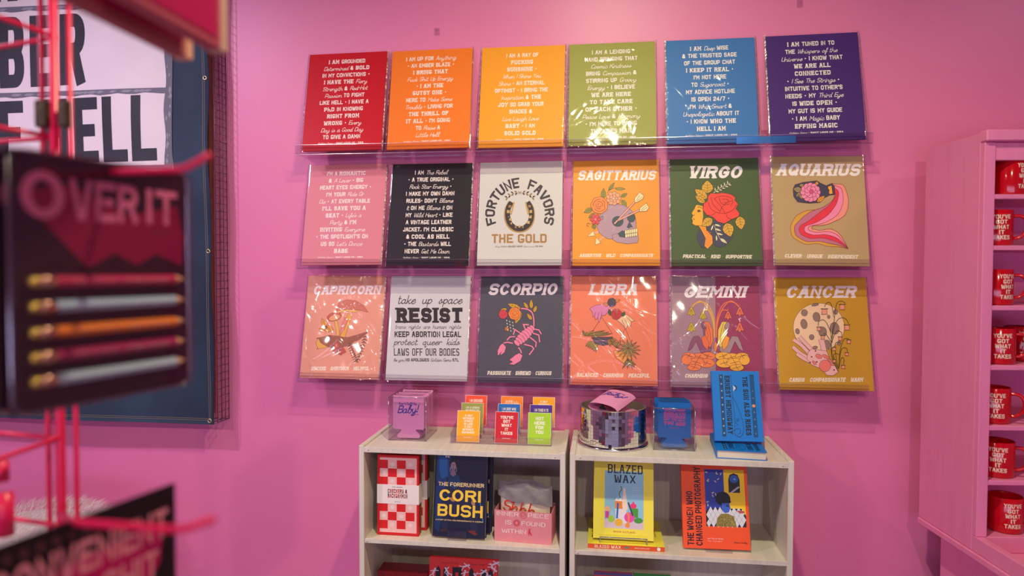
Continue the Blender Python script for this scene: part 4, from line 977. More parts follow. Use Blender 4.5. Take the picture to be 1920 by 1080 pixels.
def d_sun(A):
    K = '12283E'
    for x0, x1 in ((.155, .235), (.80, .89)):
        A.rect('0F4A7E', x0, .05, x1, .94)
        for i in range(46):
            y = .055 + i * .0193; A.lines(K, [[(x0 + .004, y), ((x0 + x1) / 2, y + .012), (x1 - .004, y)]], .006, False); A.l = 1.2e-4
        for i in range(9):
            y = .09 + i * .1; A.ell('7FA8C8', (x0 + x1) / 2, y, .018, .012, n=8); A.l = 1.6e-4
    def vtext(col, t, xc, xw, y0, y1, st='s'):
        P, wd = text_polys(t, st, .5)
        A._emit([[(xc + xw / 2 - xw * (1 - Y), y0 + X / wd * (y1 - y0)) for X, Y in q] for q in P], col)
    vtext('0E1C2C', 'ERNEST HEMINGWAY', .325, .105, .07, .90, 's'); vtext('0E1C2C', 'THE SUN ALSO RISES', .70, .105, .08, .915, 's')
    A.lines(K, [[(.41, .05), (.41, .40), (.43, .60), (.42, .86)], [(.41, .36), (.50, .50), (.585, .70), (.60, .85), (.53, .935), (.44, .92), (.40, .87), (.44, .83), (.52, .83), (.53, .88), (.48, .90)], [(.44, .70), (.46, .76), (.50, .77)], [(.47, .68), (.48, .74)], [(.52, .67), (.49, .72), (.53, .70)]], .007)
    A.ell('1A3A60', .475, .245, .045, .04); A.poly('B8C0E0', [(.44, .21), (.49, .235), (.49, .26), (.44, .295)]); A.ell('E0885A', .845, .50, .035, .022)
    A.text('1A3A60', '_Ernest', .925, .94, .43, .60, 'c', xf=lambda X, Y: (.935 - .012 * (1 - Y), .43 + X * .05))
book('hardback_book', 'blue hardback lying flat on the right bookcase, under the standing blue book', .137, .205, .024, BLU, (.407, -.286, ZT + .0125), (radians(-90), 0, radians(-4)), d_sun)
book('hardback_book', 'blue hardback standing tilted back on top of the lying blue book', .139, .210, .020, BLU, (.4165, -.197, ZT + .0290), (radians(-20), radians(-.6), radians(0)), d_sun)
def easel(label, x, y, z, lean, w, h, lip, rz=0):
    """bent clear acrylic stand: front lip, foot and back rest"""
    t = thing('display_easel', label, 'book stand', (x, y, z), (0, 0, rz)); s, c = sin(lean), cos(lean); k = .0022
    b = MB(); b.box(-w / 2, w / 2, -.004, .03, 0, k, ACRYLIC); b.obj('foot', t)
    b = MB()
    if lip: b.box(-w / 2, w / 2, -.004 - k, -.0041, 0, lip, ACRYLIC); b.obj('front_lip', t)
    b = MB(); vs = []
    for X in (-w / 2, w / 2): vs += [(X, .030, k), (X, .030 + k, k), (X, .030 + k + s * h, c * h), (X, .030 + s * h, c * h)]
    b.add(vs, [(0, 1, 2, 3), (7, 6, 5, 4), (0, 4, 5, 1), (1, 5, 6, 2), (2, 6, 7, 3), (3, 7, 4, 0)], ACRYLIC); b.obj('back_rest', t)
easel('clear acrylic easel behind the standing blue book', .418, -.2105 + .008, ZT + .0252, radians(20), .06, .15, 0)

# ---- left bookcase, upper shelf
RED, PALE = 'D81E20', 'F0BAB4'
def d_checks(A):
    A.rect(PALE, .06, .035, .95, .965)
    X = [.06, .255, .47, .685, .90]
    for k, y in enumerate((.065, .17, .275, .60, .71, .815)):
        for i in range(4):
            red = (i + k + (0 if k < 3 else 1)) % 2 == 0
            if k == 2 and False: continue
            if red: A._emit([[(X[i], y), (X[i + 1], y), (X[i + 1], y + .105), (X[i], y + .105)]], RED)
            else:
                cx, cy = (X[i] + X[i + 1]) / 2, y + .052
                A._emit([[(cx - .012 * cos(a) + .0, cy - .006 * sin(a)), (cx + .06 * cos(a + .2), cy + .028 * sin(a + .2)), (cx + .06 * cos(a - .2), cy + .028 * sin(a - .2))] for a in [j * pi / 4 for j in range(8)]], 'F8DCD6')
            A.l = 1.2e-4
def game_box(label, x, y, rz):
    t = thing('game_box', label, 'board game', (x, y, ZS + .0004), (-radians(1.2), 0, rz), 'red and white checked game boxes')
    w, h, d = .131, .2475, .034
    b = MB(); b.box(-w / 2, w / 2, -d / 2, d * .05, 0, h, paper('CC1A1C')); d_checks(Art(b, lambda X, Y: (-w / 2 + X * w, (1 - Y) * h), lambda u, v, l: (u, -d / 2 - l, v))); b.obj('lid', t)
    b = MB(); b.box(-w / 2 + .0006, w / 2 - .0006, d * .05, d / 2, .0006, h - .0006, paper('1E6A3C')); b.obj('tray', t)
    b = MB(); e = .0007; z0, z1 = .097, .156
    b.box(-w / 2 - e, w / 2 + e, -d / 2 - e, d / 2 + e, z0, z1, paper('F0E2DE'))
    A = Art(b, lambda X, Y: (X, Y), lambda u, v, l: (u, -d / 2 - e - l, v))
    art_up(A, '3A2A30', '=THE JUNIOR', -.018, .014, .1475, .150, 'b')
    P, wd = text_polys('CHECKERS &', 'k'); 
    for j, (line, z, x0, x1) in enumerate((('CHECKERS', .130, -.032, .018), ('&', .130, .023, .029), ('BACKGAMMON', .1155, -.032, .030))):
        P, wd = text_polys(line, 's'); sx = (x1 - x0) / wd
        for q0, col in ((0, '2C2430'), (1, 'D8262C')):
            A._emit([[(x0 + X * sx, z + Y * .0125) for X, Y in q] for k, q in enumerate(P) if (k // 9 % 2) == q0] or [[(0, .1), (0, .1), (0, .1)]], col)
    art_up(A, '5A4A50', '_game set', -.010, .008, .103, .1065, 'c'); b.obj('paper_band', t)
game_box('red and white checked game box with a white paper band, front one', -.6065, -.246, 0)
game_box('red and white checked game box standing behind the front checked box', -.594, -.195, 0)

def d_portrait(A):
    """a dark blue jacket photograph: a standing figure in a long coat"""
    A.rect('0E1230', .02, 0, 1, 1)
    A.poly('14407A', [(.05, 0), (.30, 0), (.34, .30), (.22, .40), (.10, .42), (.04, .30)]); A.poly('1C62A8', [(.08, .02), (.24, .04), (.26, .26), (.14, .30), (.09, .2)])
    A.poly('102A5A', [(.04, .40), (.16, .30), (.22, .6), (.12, .95), (.04, .9)])
    A.poly('1A1C3A', [(.24, .28), (.50, .28), (.80, .36), (.90, .62), (.84, .92), (.74, .92), (.66, .66), (.52, .62), (.34, .66), (.28, .92), (.18, .92), (.16, .60)])
    A.poly('123A66', [(.28, .24), (.46, .24), (.52, .34), (.40, .42), (.26, .36)])
    A.ell('1A1018', .36, .105, .085, .062); A.ell('9C7C8E', .36, .135, .052, .052); A.poly('8C6A7C', [(.335, .175), (.385, .175), (.42, .235), (.36, .265), (.30, .235)])
    A.lines('2A1824', [[(.328, .122), (.350, .118)], [(.372, .118), (.394, .122)], [(.345, .162), (.375, .162)]], .007, False); A.line('6A4A5A', [(.362, .122), (.356, .143), (.368, .146)], .006)
    A.lines('C8B8C8', [[(.302, .150), (.300, .205)], [(.418, .150), (.422, .205)]], .006, False)
    A.ell('A87A58', .36, .545, .05, .022, .3); A.ell('A87A58', .76, .575, .04, .03, .6); A.poly('6A2418', [(.66, .915), (.80, .905), (.86, .95), (.80, .965)]); A.poly('3A2018', [(.16, .91), (.28, .90), (.27, .93), (.15, .945)])
    A.line('2E7AC8', [(.87, .52), (.93, .68), (.955, .80)], .014, False)
    A.rects('2A2C44', [(.40, .62, .42, .82), (.60, .62, .62, .82)])
    A.rects('E8E4D8', [(.20, .012, .235, .03), (.245, .014, .28, .032)])
    A.text('E8C888', 'THE FORERUNNER', .085, .955, .335, .383, 'r')
    A.text('F4C838', 'CORI', .115, .90, .425, .565, 'r'); A.text('F4C838', 'BUSH', .085, .945, .605, .752, 'r')
    A.text('E8C888', 'A STORY OF PAIN AND PERSEVERANCE IN AMERICA', .055, .955, .79, .806, 'r')
for lab, x, y in (('navy hardback with big yellow lettering, front copy on the clear stand', -.4155, -.2555), ('navy hardback with yellow lettering standing behind the front copy', -.4055, -.212)):
    bk = book('hardback_book', lab, .1635, .243, .026, '11142E', (x, y, ZS + .0048), (-radians(8.5), radians(0), radians(-1.5) if y < -.24 else 0), d_portrait, group='navy hardbacks with yellow lettering', spine='D8D048')
easel('clear acrylic easel with a low lip holding the navy book', -.418, -.2745, ZS + .0005, radians(8), .058, .0, .030)

PINKBOX = noisy('pink_card', 'E88C94', 'EC929A', (40, 40, 40), .55)
t = thing('puzzle_box', 'pink open box lettered INNER PIECE IS FOUND WITHIN', 'box', (-.2165, -.2185, ZS + .0004), (0, 0, radians(-4)))
w, d, h = .174, .096, .094
b = MB(); b.box(-w / 2, w / 2, -d / 2, -d / 2 + .002, 0, h, PINKBOX)
A = Art(b, lambda X, Y: (X, Y), lambda u, v, l: (u, -d / 2 - l, v))
art_up(A, 'F8E4E2', 'INNER', -.080, -.013, .078, .0905, 't'); art_up(A, 'F8E4E2', 'PIECE', .016, .078, .078, .0905, 't')
art_up(A, 'F8E4E2', 'IS', -.053, -.035, .0525, .065, 't'); art_up(A, 'F8E4E2', 'FOUND', -.004, .068, .0525, .065, 't'); art_up(A, 'F8E4E2', 'WITHIN', -.064, .010, .0265, .039, 't')
A.lines('C8303A', [[(.0015 + .0095 * cos(a), .083 + .0095 * sin(a)) for a in [i * pi / 6 for i in range(13)]], [(.0015 + .006 * cos(a), .083 + .006 * sin(a)) for a in [i * pi / 6 for i in range(9)]], [(-.003, .083), (.0015, .079), (.006, .087)]], .0011)
A.lines('C8303A', [[(-.019, .0585), (-.019 + .011 * cos(a), .0585 + .011 * sin(a))] for a in [i * pi / 6 for i in range(12)]], .0022, False); A.ell('E88C94', -.019, .0585, .0045)
A.poly('D03A40', [(.018, .043), (.024, .044), (.022, .036), (.026, .030), (.029, .022), (.025, .024), (.020, .030), (.018, .020), (.016, .028), (.017, .036)])
b.obj('front_panel', t)
b = MB(); b.box(-w / 2, w / 2, d / 2 - .002, d / 2, 0, h, PINKBOX); b.obj('back_panel', t)
for sx in (-1, 1):
    b = MB(); a, c = sorted((sx * w / 2, sx * (w / 2 - .002))); b.box(a, c, -d / 2 + .002, d / 2 - .002, 0, h, PINKBOX); b.obj('side_panel', t)
b = MB(); b.box(-w / 2 + .002, w / 2 - .002, -d / 2 + .002, d / 2 - .002, 0, .002, PINKBOX); b.obj('base_panel', t)
# fabric pouch standing inside the box
t = thing('fabric_pouch', 'cream drawstring pouch with red Shhh lettering, grey top, inside the pink box', 'pouch', (-.2165, -.2185, ZS + .0030), (0, 0, radians(-4)))
CREAM, GREYF = noisy('cream_cotton', 'E2D4B8', 'EADCC0', (300, 300, 300), .85, .2, 700), noisy('grey_suede', '857D80', '97908F', (60, 60, 60), .9, .2, 500)
def cloth(u0, u1, zf, zt, th, yoff, mat, nx=30, nz=12, wave=.004):
    vs = []; fs = []
    for s in (-1, 1):
        for j in range(nz + 1):
            for i in range(nx + 1):
                u = u0 + (u1 - u0) * i / nx; e = (2 * i / nx - 1); z = zf(u) + (zt(u) - zf(u)) * j / nz
                k = max(.03, 1 - abs(e) ** 3) ** .5 * (1 - .25 * (j / nz) ** 4)
                vs.append((u, yoff + s * th / 2 * k + wave * sin(u * 95 + j * .35) * (j / nz), z + .0012 * sin(u * 160)))
    m = (nx + 1) * (nz + 1)
    for q in (0, 1):
        for j in range(nz):
            for i in range(nx):
                a = q * m + j * (nx + 1) + i; fs.append((a, a + 1, a + nx + 2, a + nx + 1))
    for i in range(nx): a = nz * (nx + 1) + i; fs.append((a, a + 1, m + a + 1, m + a))
    for j in range(nz):
        for i in (0, nx): a = j * (nx + 1) + i; fs.append((a, a + nx + 1, m + a + nx + 1, m + a))
    b = MB(); b.add(vs, fs, mat, True); return b
bag_top = lambda u: .131 - .02 * (u + .08) / .16 + .004 * sin(u * 60)
b = cloth(-.078, .076, lambda u: 0, bag_top, .05, 0, CREAM)
def o_bag(u, v, l):
    e = 2 * (u + .078) / .154 - 1; k = max(.03, 1 - abs(e) ** 3) ** .5
    return (u, -.025 * k - .0016 - l * 6 + .004 * sin(u * 95 + 12 * v / .125 * .35) * v / .125, v)
A = Art(b, lambda X, Y: (X, Y), o_bag, .8, 1.0)
P, wd = text_polys('_Shhh', 'c'); A._emit([[(-.070 + X * .034, .082 + Y * .036 - .09 * X * .034) for X, Y in q] for q in P], 'D8382C'); A._emit([[(-.0695 + X * .034, .0815 + Y * .036 - .09 * X * .034) for X, Y in q] for q in P], 'D8382C')
b.obj('pouch_body', t)
top2 = lambda u: .171 - .018 * (u + .085) / .17 + .008 * sin(u * 42 + 1.2) + (.022 * max(0, (u - .05) / .035) ** 2 if u > .05 else 0)
cloth(-.086, .083, lambda u: .121 - .02 * (u + .08) / .16 + .004 * sin(u * 50), top2, .056, 0, GREYF, wave=.005).obj('grey_collar', t)

# ---- right bookcase, upper shelf
YEL = 'F2E23C'
def d_wax(A):
    A.rect('F4E448', 0, 0, 1, 1)
    x0, x1, y0, y1 = .185, .835, .135, .865
    A.rect('8FC4DC', x0, y0, x1, y1); A.rect('D8C4D0', x0, .755, x1, y1)
    A.ol = None
    A.rect('E6DCE2', .37, .62, .55, .80)
    A.rect('E88428', .36, .52, .49, .615); A.poly('F0EEE6', [(.36, .52), (.38, .48), (.42, .50), (.46, .475), (.49, .52)]); A.line('56604A', [(.45, .48), (.43, .42), (.47, .37), (.455, .33)], .014)
    A.poly('EED8C6', [(.50, .35), (.53, .35), (.575, .62), (.49, .66), (.48, .55)]); A.line('E0C4B0', [(.49, .45), (.55, .43)], .01); A.line('E0C4B0', [(.485, .54), (.565, .51)], .01)
    A.ell('E83A70', .665, .575, .055, .035); A.rect('E83A70', .65, .52, .68, .56); A.rect('4A9A34', .63, .605, .745, .72); A.ell('4A9A34', .75, .755, .075, .035)
    A.ell('F0B494', .235, .63, .05, .04); A.rect('D83A9A', .20, .655, .26, .74); A.poly('A0CCE0', [(.27, .72), (.305, .57), (.345, .72)]); A.ell('A4CC3C', .30, .75, .055, .045)
    A.line('2A62B8', [(.41, .545), (.395, .74)], .03); A.ell('ECB42C', .425, .79, .065, .048); A.ell('E84AA8', .60, .72, .085, .065); A.line('2C4A5A', [(.58, .53), (.66, .70)], .025); A.line('F08A3C', [(.565, .66), (.59, .70), (.585, .80)], .03); A.ell('F0923C', .57, .82, .04, .03)
    A.text('23203C', 'BLAZED', .235, .82, .052, .165, 'd'); A.text('23203C', 'WAX', .345, .70, .185, .285, 'd')
    for i, q in enumerate(('a guide to', 'making candles', 'at home', 'for all')): A.text('D8DCE8', '_' + q, .64, .78, .33 + i * .03, .345 + i * .03, 'c')
    A.text('D07A34', 'EMMA CUTLAND', .34, .70, .895, .917, 'r')
def wax_spine(A):
    A.rect('E0592A', 0, -.0066, .222, .0066)
    for s, a, b_, st in (('BLAZED', .020, .062, 'd'), ('WAX', .068, .096, 'd'), ('EMMA CUTLAND', .136, .178, 'r')):
        P, wd = text_polys(s, st); k = .0088 if st == 'd' else .003
        A._emit([[(a + X / wd * (b_ - a), -k / 2 + Y * k) for X, Y in q] for q in P], 'F8E8C8')
    A.poly('3A9A8A', [(.103, 0), (.112, .003), (.124, .001), (.112, -.003)]); A.ell('F2F0EC', .205, 0, .0052)
lay = Matrix(((0, 0, -1), (1, 0, 0), (0, -1, 0))).to_euler()
book('paperback_book', 'yellow book lying flat, orange spine outward, under the wire stand', .205, .222, .0135, YEL, (.196, -.1750, ZS + .0072), lay, d_wax, hard=False, spine='E0592A', spine_draw=wax_spine, group='yellow candle books on the right bookcase')
book('paperback_book', 'yellow book with candles on its cover standing on the wire stand', .177, .226, .0135, YEL, (.0775, -.2475, ZS + .0195), (-radians(14), radians(.5), 0), d_wax, hard=False, spine='E0592A', group='yellow candle books on the right bookcase')
# twisted wire book stand
t = thing('wire_stand', 'twisted silver wire stand holding up the yellow candle book', 'book stand', (.0775, -.2475, ZS + .0138))
def twisted(pts, r):
    b = MB()
    P = []
    for a, c in zip(pts, pts[1:]):
        a, c = Vector(a), Vector(c); n = max(2, int((c - a).length / .0012))
        P += [a.lerp(c, i / n) for i in range(n)]
    P.append(Vector(pts[-1]))
    for ph in (0, pi):
        Q = []
        for i, p in enumerate(P):
            tg = (P[min(i + 1, len(P) - 1)] - P[max(i - 1, 0)]).normalized(); u_ = tg.cross(Vector((.3, .5, .8))).normalized(); v_ = tg.cross(u_)
            Q.append(p + r * .8 * (cos(ph + i * .9) * u_ + sin(ph + i * .9) * v_))
        b.tube(Q, r, CHROME, 6)
    return b
twisted([(-.068, -.006, .003), (-.068, -.021, .003), (-.068, -.023, .018), (.068, -.023, .018), (.068, -.021, .003), (.068, -.006, .003)], .0013).obj('front_rail', t)
for sx in (-1, 1): twisted([(sx * .068, -.006, .0035), (sx * .05, .055, .0035), (sx * .03, .046, .10)], .0013).obj('side_wire', t)
twisted([(-.03, .046, .10), (.03, .046, .10)], .0013).obj('back_rail', t)

def d_women(A):
    A.rect('F0521C', 0, 0, 1, 1)
    x0, x1, y0, y1 = .355, .955, .055, .735
    A.rect('2A3F9E', x0, y0, x1, y1); A.rect('F0C81E', .645, y0, .955, .55)
    # chequered floor and wall
    A.rect('20222C', x0, .52, x1, y1); A.l += 1e-5
    D = []
    for r in range(6):
        for c in range(9):
            cx, cy = x0 + .04 + c * .07 + (r % 2) * .035, .50 + r * .05
            if cx > x1 - .03 or cy > y1 - .03: continue
            if cy < .52: continue
            D.append([(cx - .034, cy), (cx, cy - .048), (cx + .034, cy), (cx, cy + .048)])
    A._emit(D, 'D6D8DE'); A.poly('2A3F9E', [(x0, .42), (x0 + .16, .42), (x0, .56)]); A.poly('F0C81E', [(.955, .42), (.83, .42), (.955, .60)])
    A.poly('20222C', [(.715, .33), (.715, .17), (.74, .115), (.80, .095), (.86, .115), (.885, .17), (.885, .33)]); A.ell('2E58A8', .80, .165, .065, .048); A.ell('6E9AD8', .81, .168, .018, .012)
    A._emit([[(.735 + i * .022, .322 - i * .013), (.775 + i * .022, .322 - i * .013), (.775 + i * .022, .332 - i * .013), (.735 + i * .022, .332 - i * .013)] for i in range(6)], 'D8C0D0')
    for i, (x, y) in enumerate(((.37, .09), (.54, .08), (.56, .11), (.60, .12), (.39, .19), (.42, .17), (.53, .21), (.55, .18), (.46, .36), (.49, .33), (.52, .37), (.37, .45), (.39, .47))): 
        A.line('D8C48A', [(x, y), (x + .035 * cos(i * 1.7), y + .03 * sin(i * 1.7))], .012, False); A.l = 1.8e-4
    A.ell('16161E', .62, .405, .115, .085); A.poly('16161E', [(.53, .45), (.56, .36), (.72, .40), (.745, .44), (.70, .47)])
    A.poly('3A62C0', [(.60, .46), (.71, .455), (.73, .51), (.70, .565), (.64, .575), (.60, .54)]); A.ell('1E3A5A', .685, .49, .022, .012)
    A.poly('8A7A3A', [(.50, .735), (.52, .64), (.58, .585), (.68, .58), (.77, .61), (.81, .735)])
    r2 = random.Random(8)
    A._emit([[(x, y), (x + .008, y), (x + .008, y + .006), (x, y + .006)] for x, y in [(.54 + .24 * r2.random(), .61 + .11 * r2.random()) for _ in range(90)]], '2C2818'); A._emit([[(x, y), (x + .007, y), (x + .007, y + .005), (x, y + .005)] for x, y in [(.54 + .24 * r2.random(), .61 + .11 * r2.random()) for _ in range(60)]], 'D8C05A')
    A.poly('B8484A', [(.82, .54), (.93, .545), (.94, .565), (.86, .575)])
    for l, xc, ya, yb in (('THE WOMEN WHO', .115, .965, .325), ('CHANGED PHOTOGRAPHY', .245, .965, .03)):
        P, wd = text_polys(l, 'h', .30); A._emit([[(xc - .055 + .092 * (1 - Y), ya + X / wd * (yb - ya)) if False else (xc + .046 - .098 * Y, ya + X / wd * (yb - ya)) for X, Y in q] for q in P], '1C1218')
    A.text('F8D8C8', '_and How to Master', .36, .60, .868, .885, 'c'); A.text('F0B8A0', '_Their Techniques', .36, .585, .898, .915, 'c'); A.text('3A1A14', '_Gemma Padley', .755, .955, .905, .925, 'c')
book('paperback_book', 'orange paperback lettered THE WOMEN WHO CHANGED PHOTOGRAPHY on a clear stand', .190, .237, .020, 'F0521C', (.3475, -.2435, ZS + .0048), (-radians(14), radians(-.9), 0), d_women, hard=False)
easel('clear acrylic easel holding the orange photography book', .352, -.2590, ZS + .0005, radians(14), .075, .0, .008)

# ---- lower shelves
ZL = ZS - .281
def d_hell(A):
    A.rect('D02A24', 0, 0, 1, 1)
    A.text('5A1A1A', '_Seymour Chwast', .165, .42, .065, .09, 'c'); A.text('5A1A1A', '_Steven Heller', .59, .82, .065, .09, 'c')
    for cx, h in ((.13, .42), (.24, .42), (.41, .40), (.62, .42), (.80, .42), (.90, .4)):
        A.poly('1A1014', [(cx - .035, 1 - h), (cx - .035, .19), (cx, .13), (cx + .035, .19), (cx + .035, 1 - h)])
    A.rect('1A1014', .34, .14, .48, .6); A.rect('D02A24', .385, .22, .43, .45)
    r3 = random.Random(2)
    for cx, cy, a in ((.06, .24, .4), (.27, .22, -.5), (.30, .30, 2), (.52, .12, 1.2), (.515, .25, .2), (.70, .28, -.6), (.78, .20, .9), (.84, .28, .2), (.93, .12, 2.3), (.95, .06, 1.1)):
        W2 = lambda x, y: (cx + (x * cos(a) - y * sin(a)) * .05, cy + (x * sin(a) + y * cos(a)) * .05)
        A.ell('D6C4D8', *W2(0, -1.3), .016, .016, n=8)
        A.lines('D6C4D8', [[W2(0, -1), W2(0, .5)]], .026, False); A.lines('D6C4D8', [[W2(0, -.8), W2(1.1, -1.2)], [W2(0, -.8), W2(-1, -.1)], [W2(0, .4), W2(.9, 1.3)], [W2(0, .4), W2(-.7, 1.5)]], .013, False)
book('hardback_book', 'red picture book with black gates and white tumbling figures, lower left shelf', .215, .198, .014, 'D02A24', (-.4105, -.235, ZL + .0035), (-radians(8), 0, 0), d_hell)
t = thing('gift_box', 'dark red glossy box on the lower shelf of the left bookcase', 'box', (-.605, -.19, ZL + .0004))
DRED = noisy('dark_red_foil', '7A0E1A', '9A1420', (120, 120, 120), .25)
b = MB(); b.box(-.08, .08, -.03, .03, 0, .130, DRED, .002); b.obj('box_body', t)
b = MB(); b.box(-.0815, .0815, -.0315, .0315, .1302, .150, DRED, .002); b.obj('lid', t)
def d_stripes(A):
    for i, c in enumerate(('8A2A4A', '3A4A8A', 'B83A4A', '2A6A6A')): A.rect(c, 0, i * .03, 1, i * .03 + .03)
book('paperback_book', 'maroon striped book at the left of the lower right shelf', .115, .182, .016, '7A2038', (.050, -.225, ZL + .0035), (-radians(7), 0, 0), d_stripes, hard=False)
book('paperback_book', 'green book beside the maroon striped book on the lower right shelf', .110, .182, .016, '2C7A2E', (.166, -.225, ZL + .0035), (-radians(7), 0, 0), None, hard=False)
# ------------------------------------------------------------------ pink hutch with red mugs
HROT = radians(5.5); HO = Vector((.967, -.09, 0))
HM = Matrix.Translation(HO) @ Matrix.Rotation(HROT, 4, 'Z')
t = thing('hutch_cabinet', 'pink painted hutch with open shelves of red mugs and a counter below', 'cabinet', HO, (0, 0, HROT))
HW, HD = .62, .265
def part(name, parent, *q, m=PINKWOOD, bev=.0015):
    b = MB(); b.box(*q, m, bev); return b.obj(name, parent)
part('side_panel', t, 0, .022, -HD + .018, 0, .7505, 1.855); part('side_panel', t, HW - .022, HW, -HD + .018, 0, .7505, 1.855)
part('stile', t, 0, .028, -HD, -HD + .0178, .793, 1.829); part('stile', t, HW - .028, HW, -HD, -HD + .0178, .793, 1.829)
part('top_rail', t, .0282, HW - .0282, -HD + .004, -HD + .0178, 1.782, 1.829)
part('cornice', t, -.003, HW + .003, -HD - .012, -HD + .0178, 1.8295, 1.859, bev=.003)
part('top_panel', t, .0222, HW - .0222, -HD + .018, 0, 1.838, 1.855)
part('back_panel', t, .0222, HW - .0222, -.008, 0, .7505, 1.837)
SHZ = (1.694, 1.561, 1.404, 1.247, 1.088, .943)
for z in SHZ: part('shelf', t, .0222, HW - .0222, -HD + .002, -.0085, z - .0125, z)
part('bottom_shelf', t, .0222, HW - .0222, -HD + .0005, -.0085, .7505, .793)
# counter with a raised rim
part('counter_top', t, -.004, HW + .004, -.78, 0, .7305, .7500, bev=.003)
part('counter_rim', t, .0, .022, -.76, -HD + .0175, .7503, .7925); part('counter_rim', t, HW - .022, HW, -.76, -HD + .0175, .7503, .7925); part('counter_rim', t, .0222, HW - .0222, -.76, -.738, .7503, .7925)
part('base_panel', t, .055, .075, -.70, -.02, .0, .7303); part('base_panel', t, HW - .075, HW - .055, -.70, -.02, 0, .7303); part('base_front', t, .0752, HW - .0752, -.70, -.68, .02, .7303)

MUGRED = paper('C4081A', .12, 1.05, 0, 'red_glaze'); MUGRED.node_tree.nodes['Principled BSDF'].inputs['Specular IOR Level'].default_value = .6
def make_mug(label, x, depth, z, text_deg, handle_deg, group='red mugs on the hutch shelves', k=1.0):
    r, h = .041 * k, .0945 * k
    p = HM @ Vector((x, -depth, z + .0004))
    t = thing('mug', label, 'mug', p, (0, 0, HROT), group)
    b = MB()
    b.lathe([(0, 0), (r * .90, 0), (r * .97, .0015), (r, .005), (r, h - .002), (r - .0012, h), (r - .0030, h - .001), (r - .0036, h - .004), (r - .0036, .006), (0, .005)], MUGRED, 48)
    a0 = -pi / 2 + radians(text_deg)
    def o3(u, v, l): a = a0 + u / r; rr = r + .0002 + l; return (rr * cos(a), rr * sin(a), v)
    A = Art(b, lambda X, Y: (X, Y), o3, .5, 1.0)
    for i, (s, w2) in enumerate((('YOU\'VE', .044), ('GOT', .027), ('WHAT', .0365), ('IT', .0125), ('TAKES', .041))):
        art_up(A, 'F2DCCB', s, -w2 / 2, w2 / 2, (.0705 - i * .0136) * k, (.0705 - i * .0136 + .0110) * k, 'b'); A.l = 6e-5
    b.obj('mug_body', t)
    b = MB(); a = -pi / 2 + radians(handle_deg); e = Vector((cos(a), sin(a), 0))
    P = [(r - .001, .078), (r + .012, .0785), (r + .023, .072), (r + .0285, .058), (r + .0275, .043), (r + .020, .028), (r + .010, .0205), (r - .001, .019)]
    P = catmull(P, 4); b.tube([e * q + Vector((0, 0, zz * k)) for q, zz in P], .0046, MUGRED, 10); b.obj('handle', t)
    return t
MUGS = [(.083, .215, SHZ[0], 20, 74, 'red mug on the uppermost shelf of the pink hutch'), (.0555, .208, SHZ[1], -17, 58, 'red mug on the second shelf from the top of the pink hutch'),
        (.0595, .208, SHZ[2], 6, 62, 'red mug on the third shelf from the top of the pink hutch'), (.069, .208, SHZ[3], -20, 66, 'red mug on the fourth shelf from the top of the pink hutch'),
        (.0605, .208, SHZ[4], -27, 52, 'front red mug on the fifth shelf from the top of the pink hutch'), (.0745, .208, SHZ[5], -34, 60, 'front red mug on the sixth shelf from the top of the pink hutch'),
        (.0900, .208, .793, -12, 70, 'red mug on the bottom shelf of the pink hutch, nearest the counter')]
for i, (x, dp, z, td, hd, lab) in enumerate(MUGS): make_mug(lab, x + (.022 if i == 6 else .012), dp, z, td + 5, hd)
make_mug('red mug behind the front one on the fifth shelf of the pink hutch', .072, .112, SHZ[4], 20, 60)
make_mug('red mug behind the front one on the sixth shelf of the pink hutch', .076, .108, SHZ[5], 20, 60)
make_mug('red mug at the frame edge beside the mug on the fourth hutch shelf', .185, .150, SHZ[3], -10, -80)

# ------------------------------------------------------------------ denim banner on a wire mesh box
DENIM = noisy('dark_denim', '16243C', '2A4058', (4, 4, 3), .75, .25, 900)
BX1, BZ0, BZ1, BX0, BY = -1.313, .955, 2.78, -2.86, -.084
t = thing('denim_banner', 'dark denim banner with a white panel of black block letters', 'banner', (-2.0, BY, BZ0))
def bwave(x, z): return -.004 * sin(x * 9 + z * 3) * sin(z * 5 + 1) - .003 * sin(z * 11 + x * 5)
nx, nz = 70, 90; vs = []; fs = []
for s in (0, .0022):
    for j in range(nz + 1):
        for i in range(nx + 1):
            z = BZ0 + (BZ1 - BZ0) * j / nz; x = BX0 + (BX1 - .013 * (z - BZ0) / 1.2 - .003 * sin(z * 14) - BX0) * i / nx
            vs.append((x + 2.0, bwave(x, z) + s, z - BZ0))
m = (nx + 1) * (nz + 1)
for q in (0, 1):
    for j in range(nz):
        for i in range(nx): a = q * m + j * (nx + 1) + i; fs.append((a, a + 1, a + nx + 2, a + nx + 1))
for i in range(nx): fs.append((i, i + 1, m + i + 1, m + i))
for j in range(nz): a = j * (nx + 1) + nx; fs.append((a, a + nx + 1, m + a + nx + 1, m + a))
b = MB(); b.add(vs, fs, DENIM, True)
o3 = lambda u, v, l: (u + 2.0, bwave(u, v) - l, v - BZ0)
A = Art(b, lambda X, Y: (X, Y), o3, .7, 1.0)
for dx in (.014, .020):
    A._emit([[(BX1 - .013 * (z - BZ0) / 1.2 - dx, z), (BX1 - .013 * (z - BZ0) / 1.2 - dx + .0012, z), (BX1 - .013 * (z + .03 - BZ0) / 1.2 - dx + .0012, z + .03), (BX1 - .013 * (z + .03 - BZ0) / 1.2 - dx, z + .03)] for z in [BZ0 + .01 + i * .03 for i in range(60)]], '8A7A60')
    A._emit([[(x, BZ0 + dx), (x + .03, BZ0 + dx), (x + .03, BZ0 + dx + .0012), (x, BZ0 + dx + .0012)] for x in [BX0 + i * .03 for i in range(51)]], '8A7A60')
b.obj('denim_sheet', t)
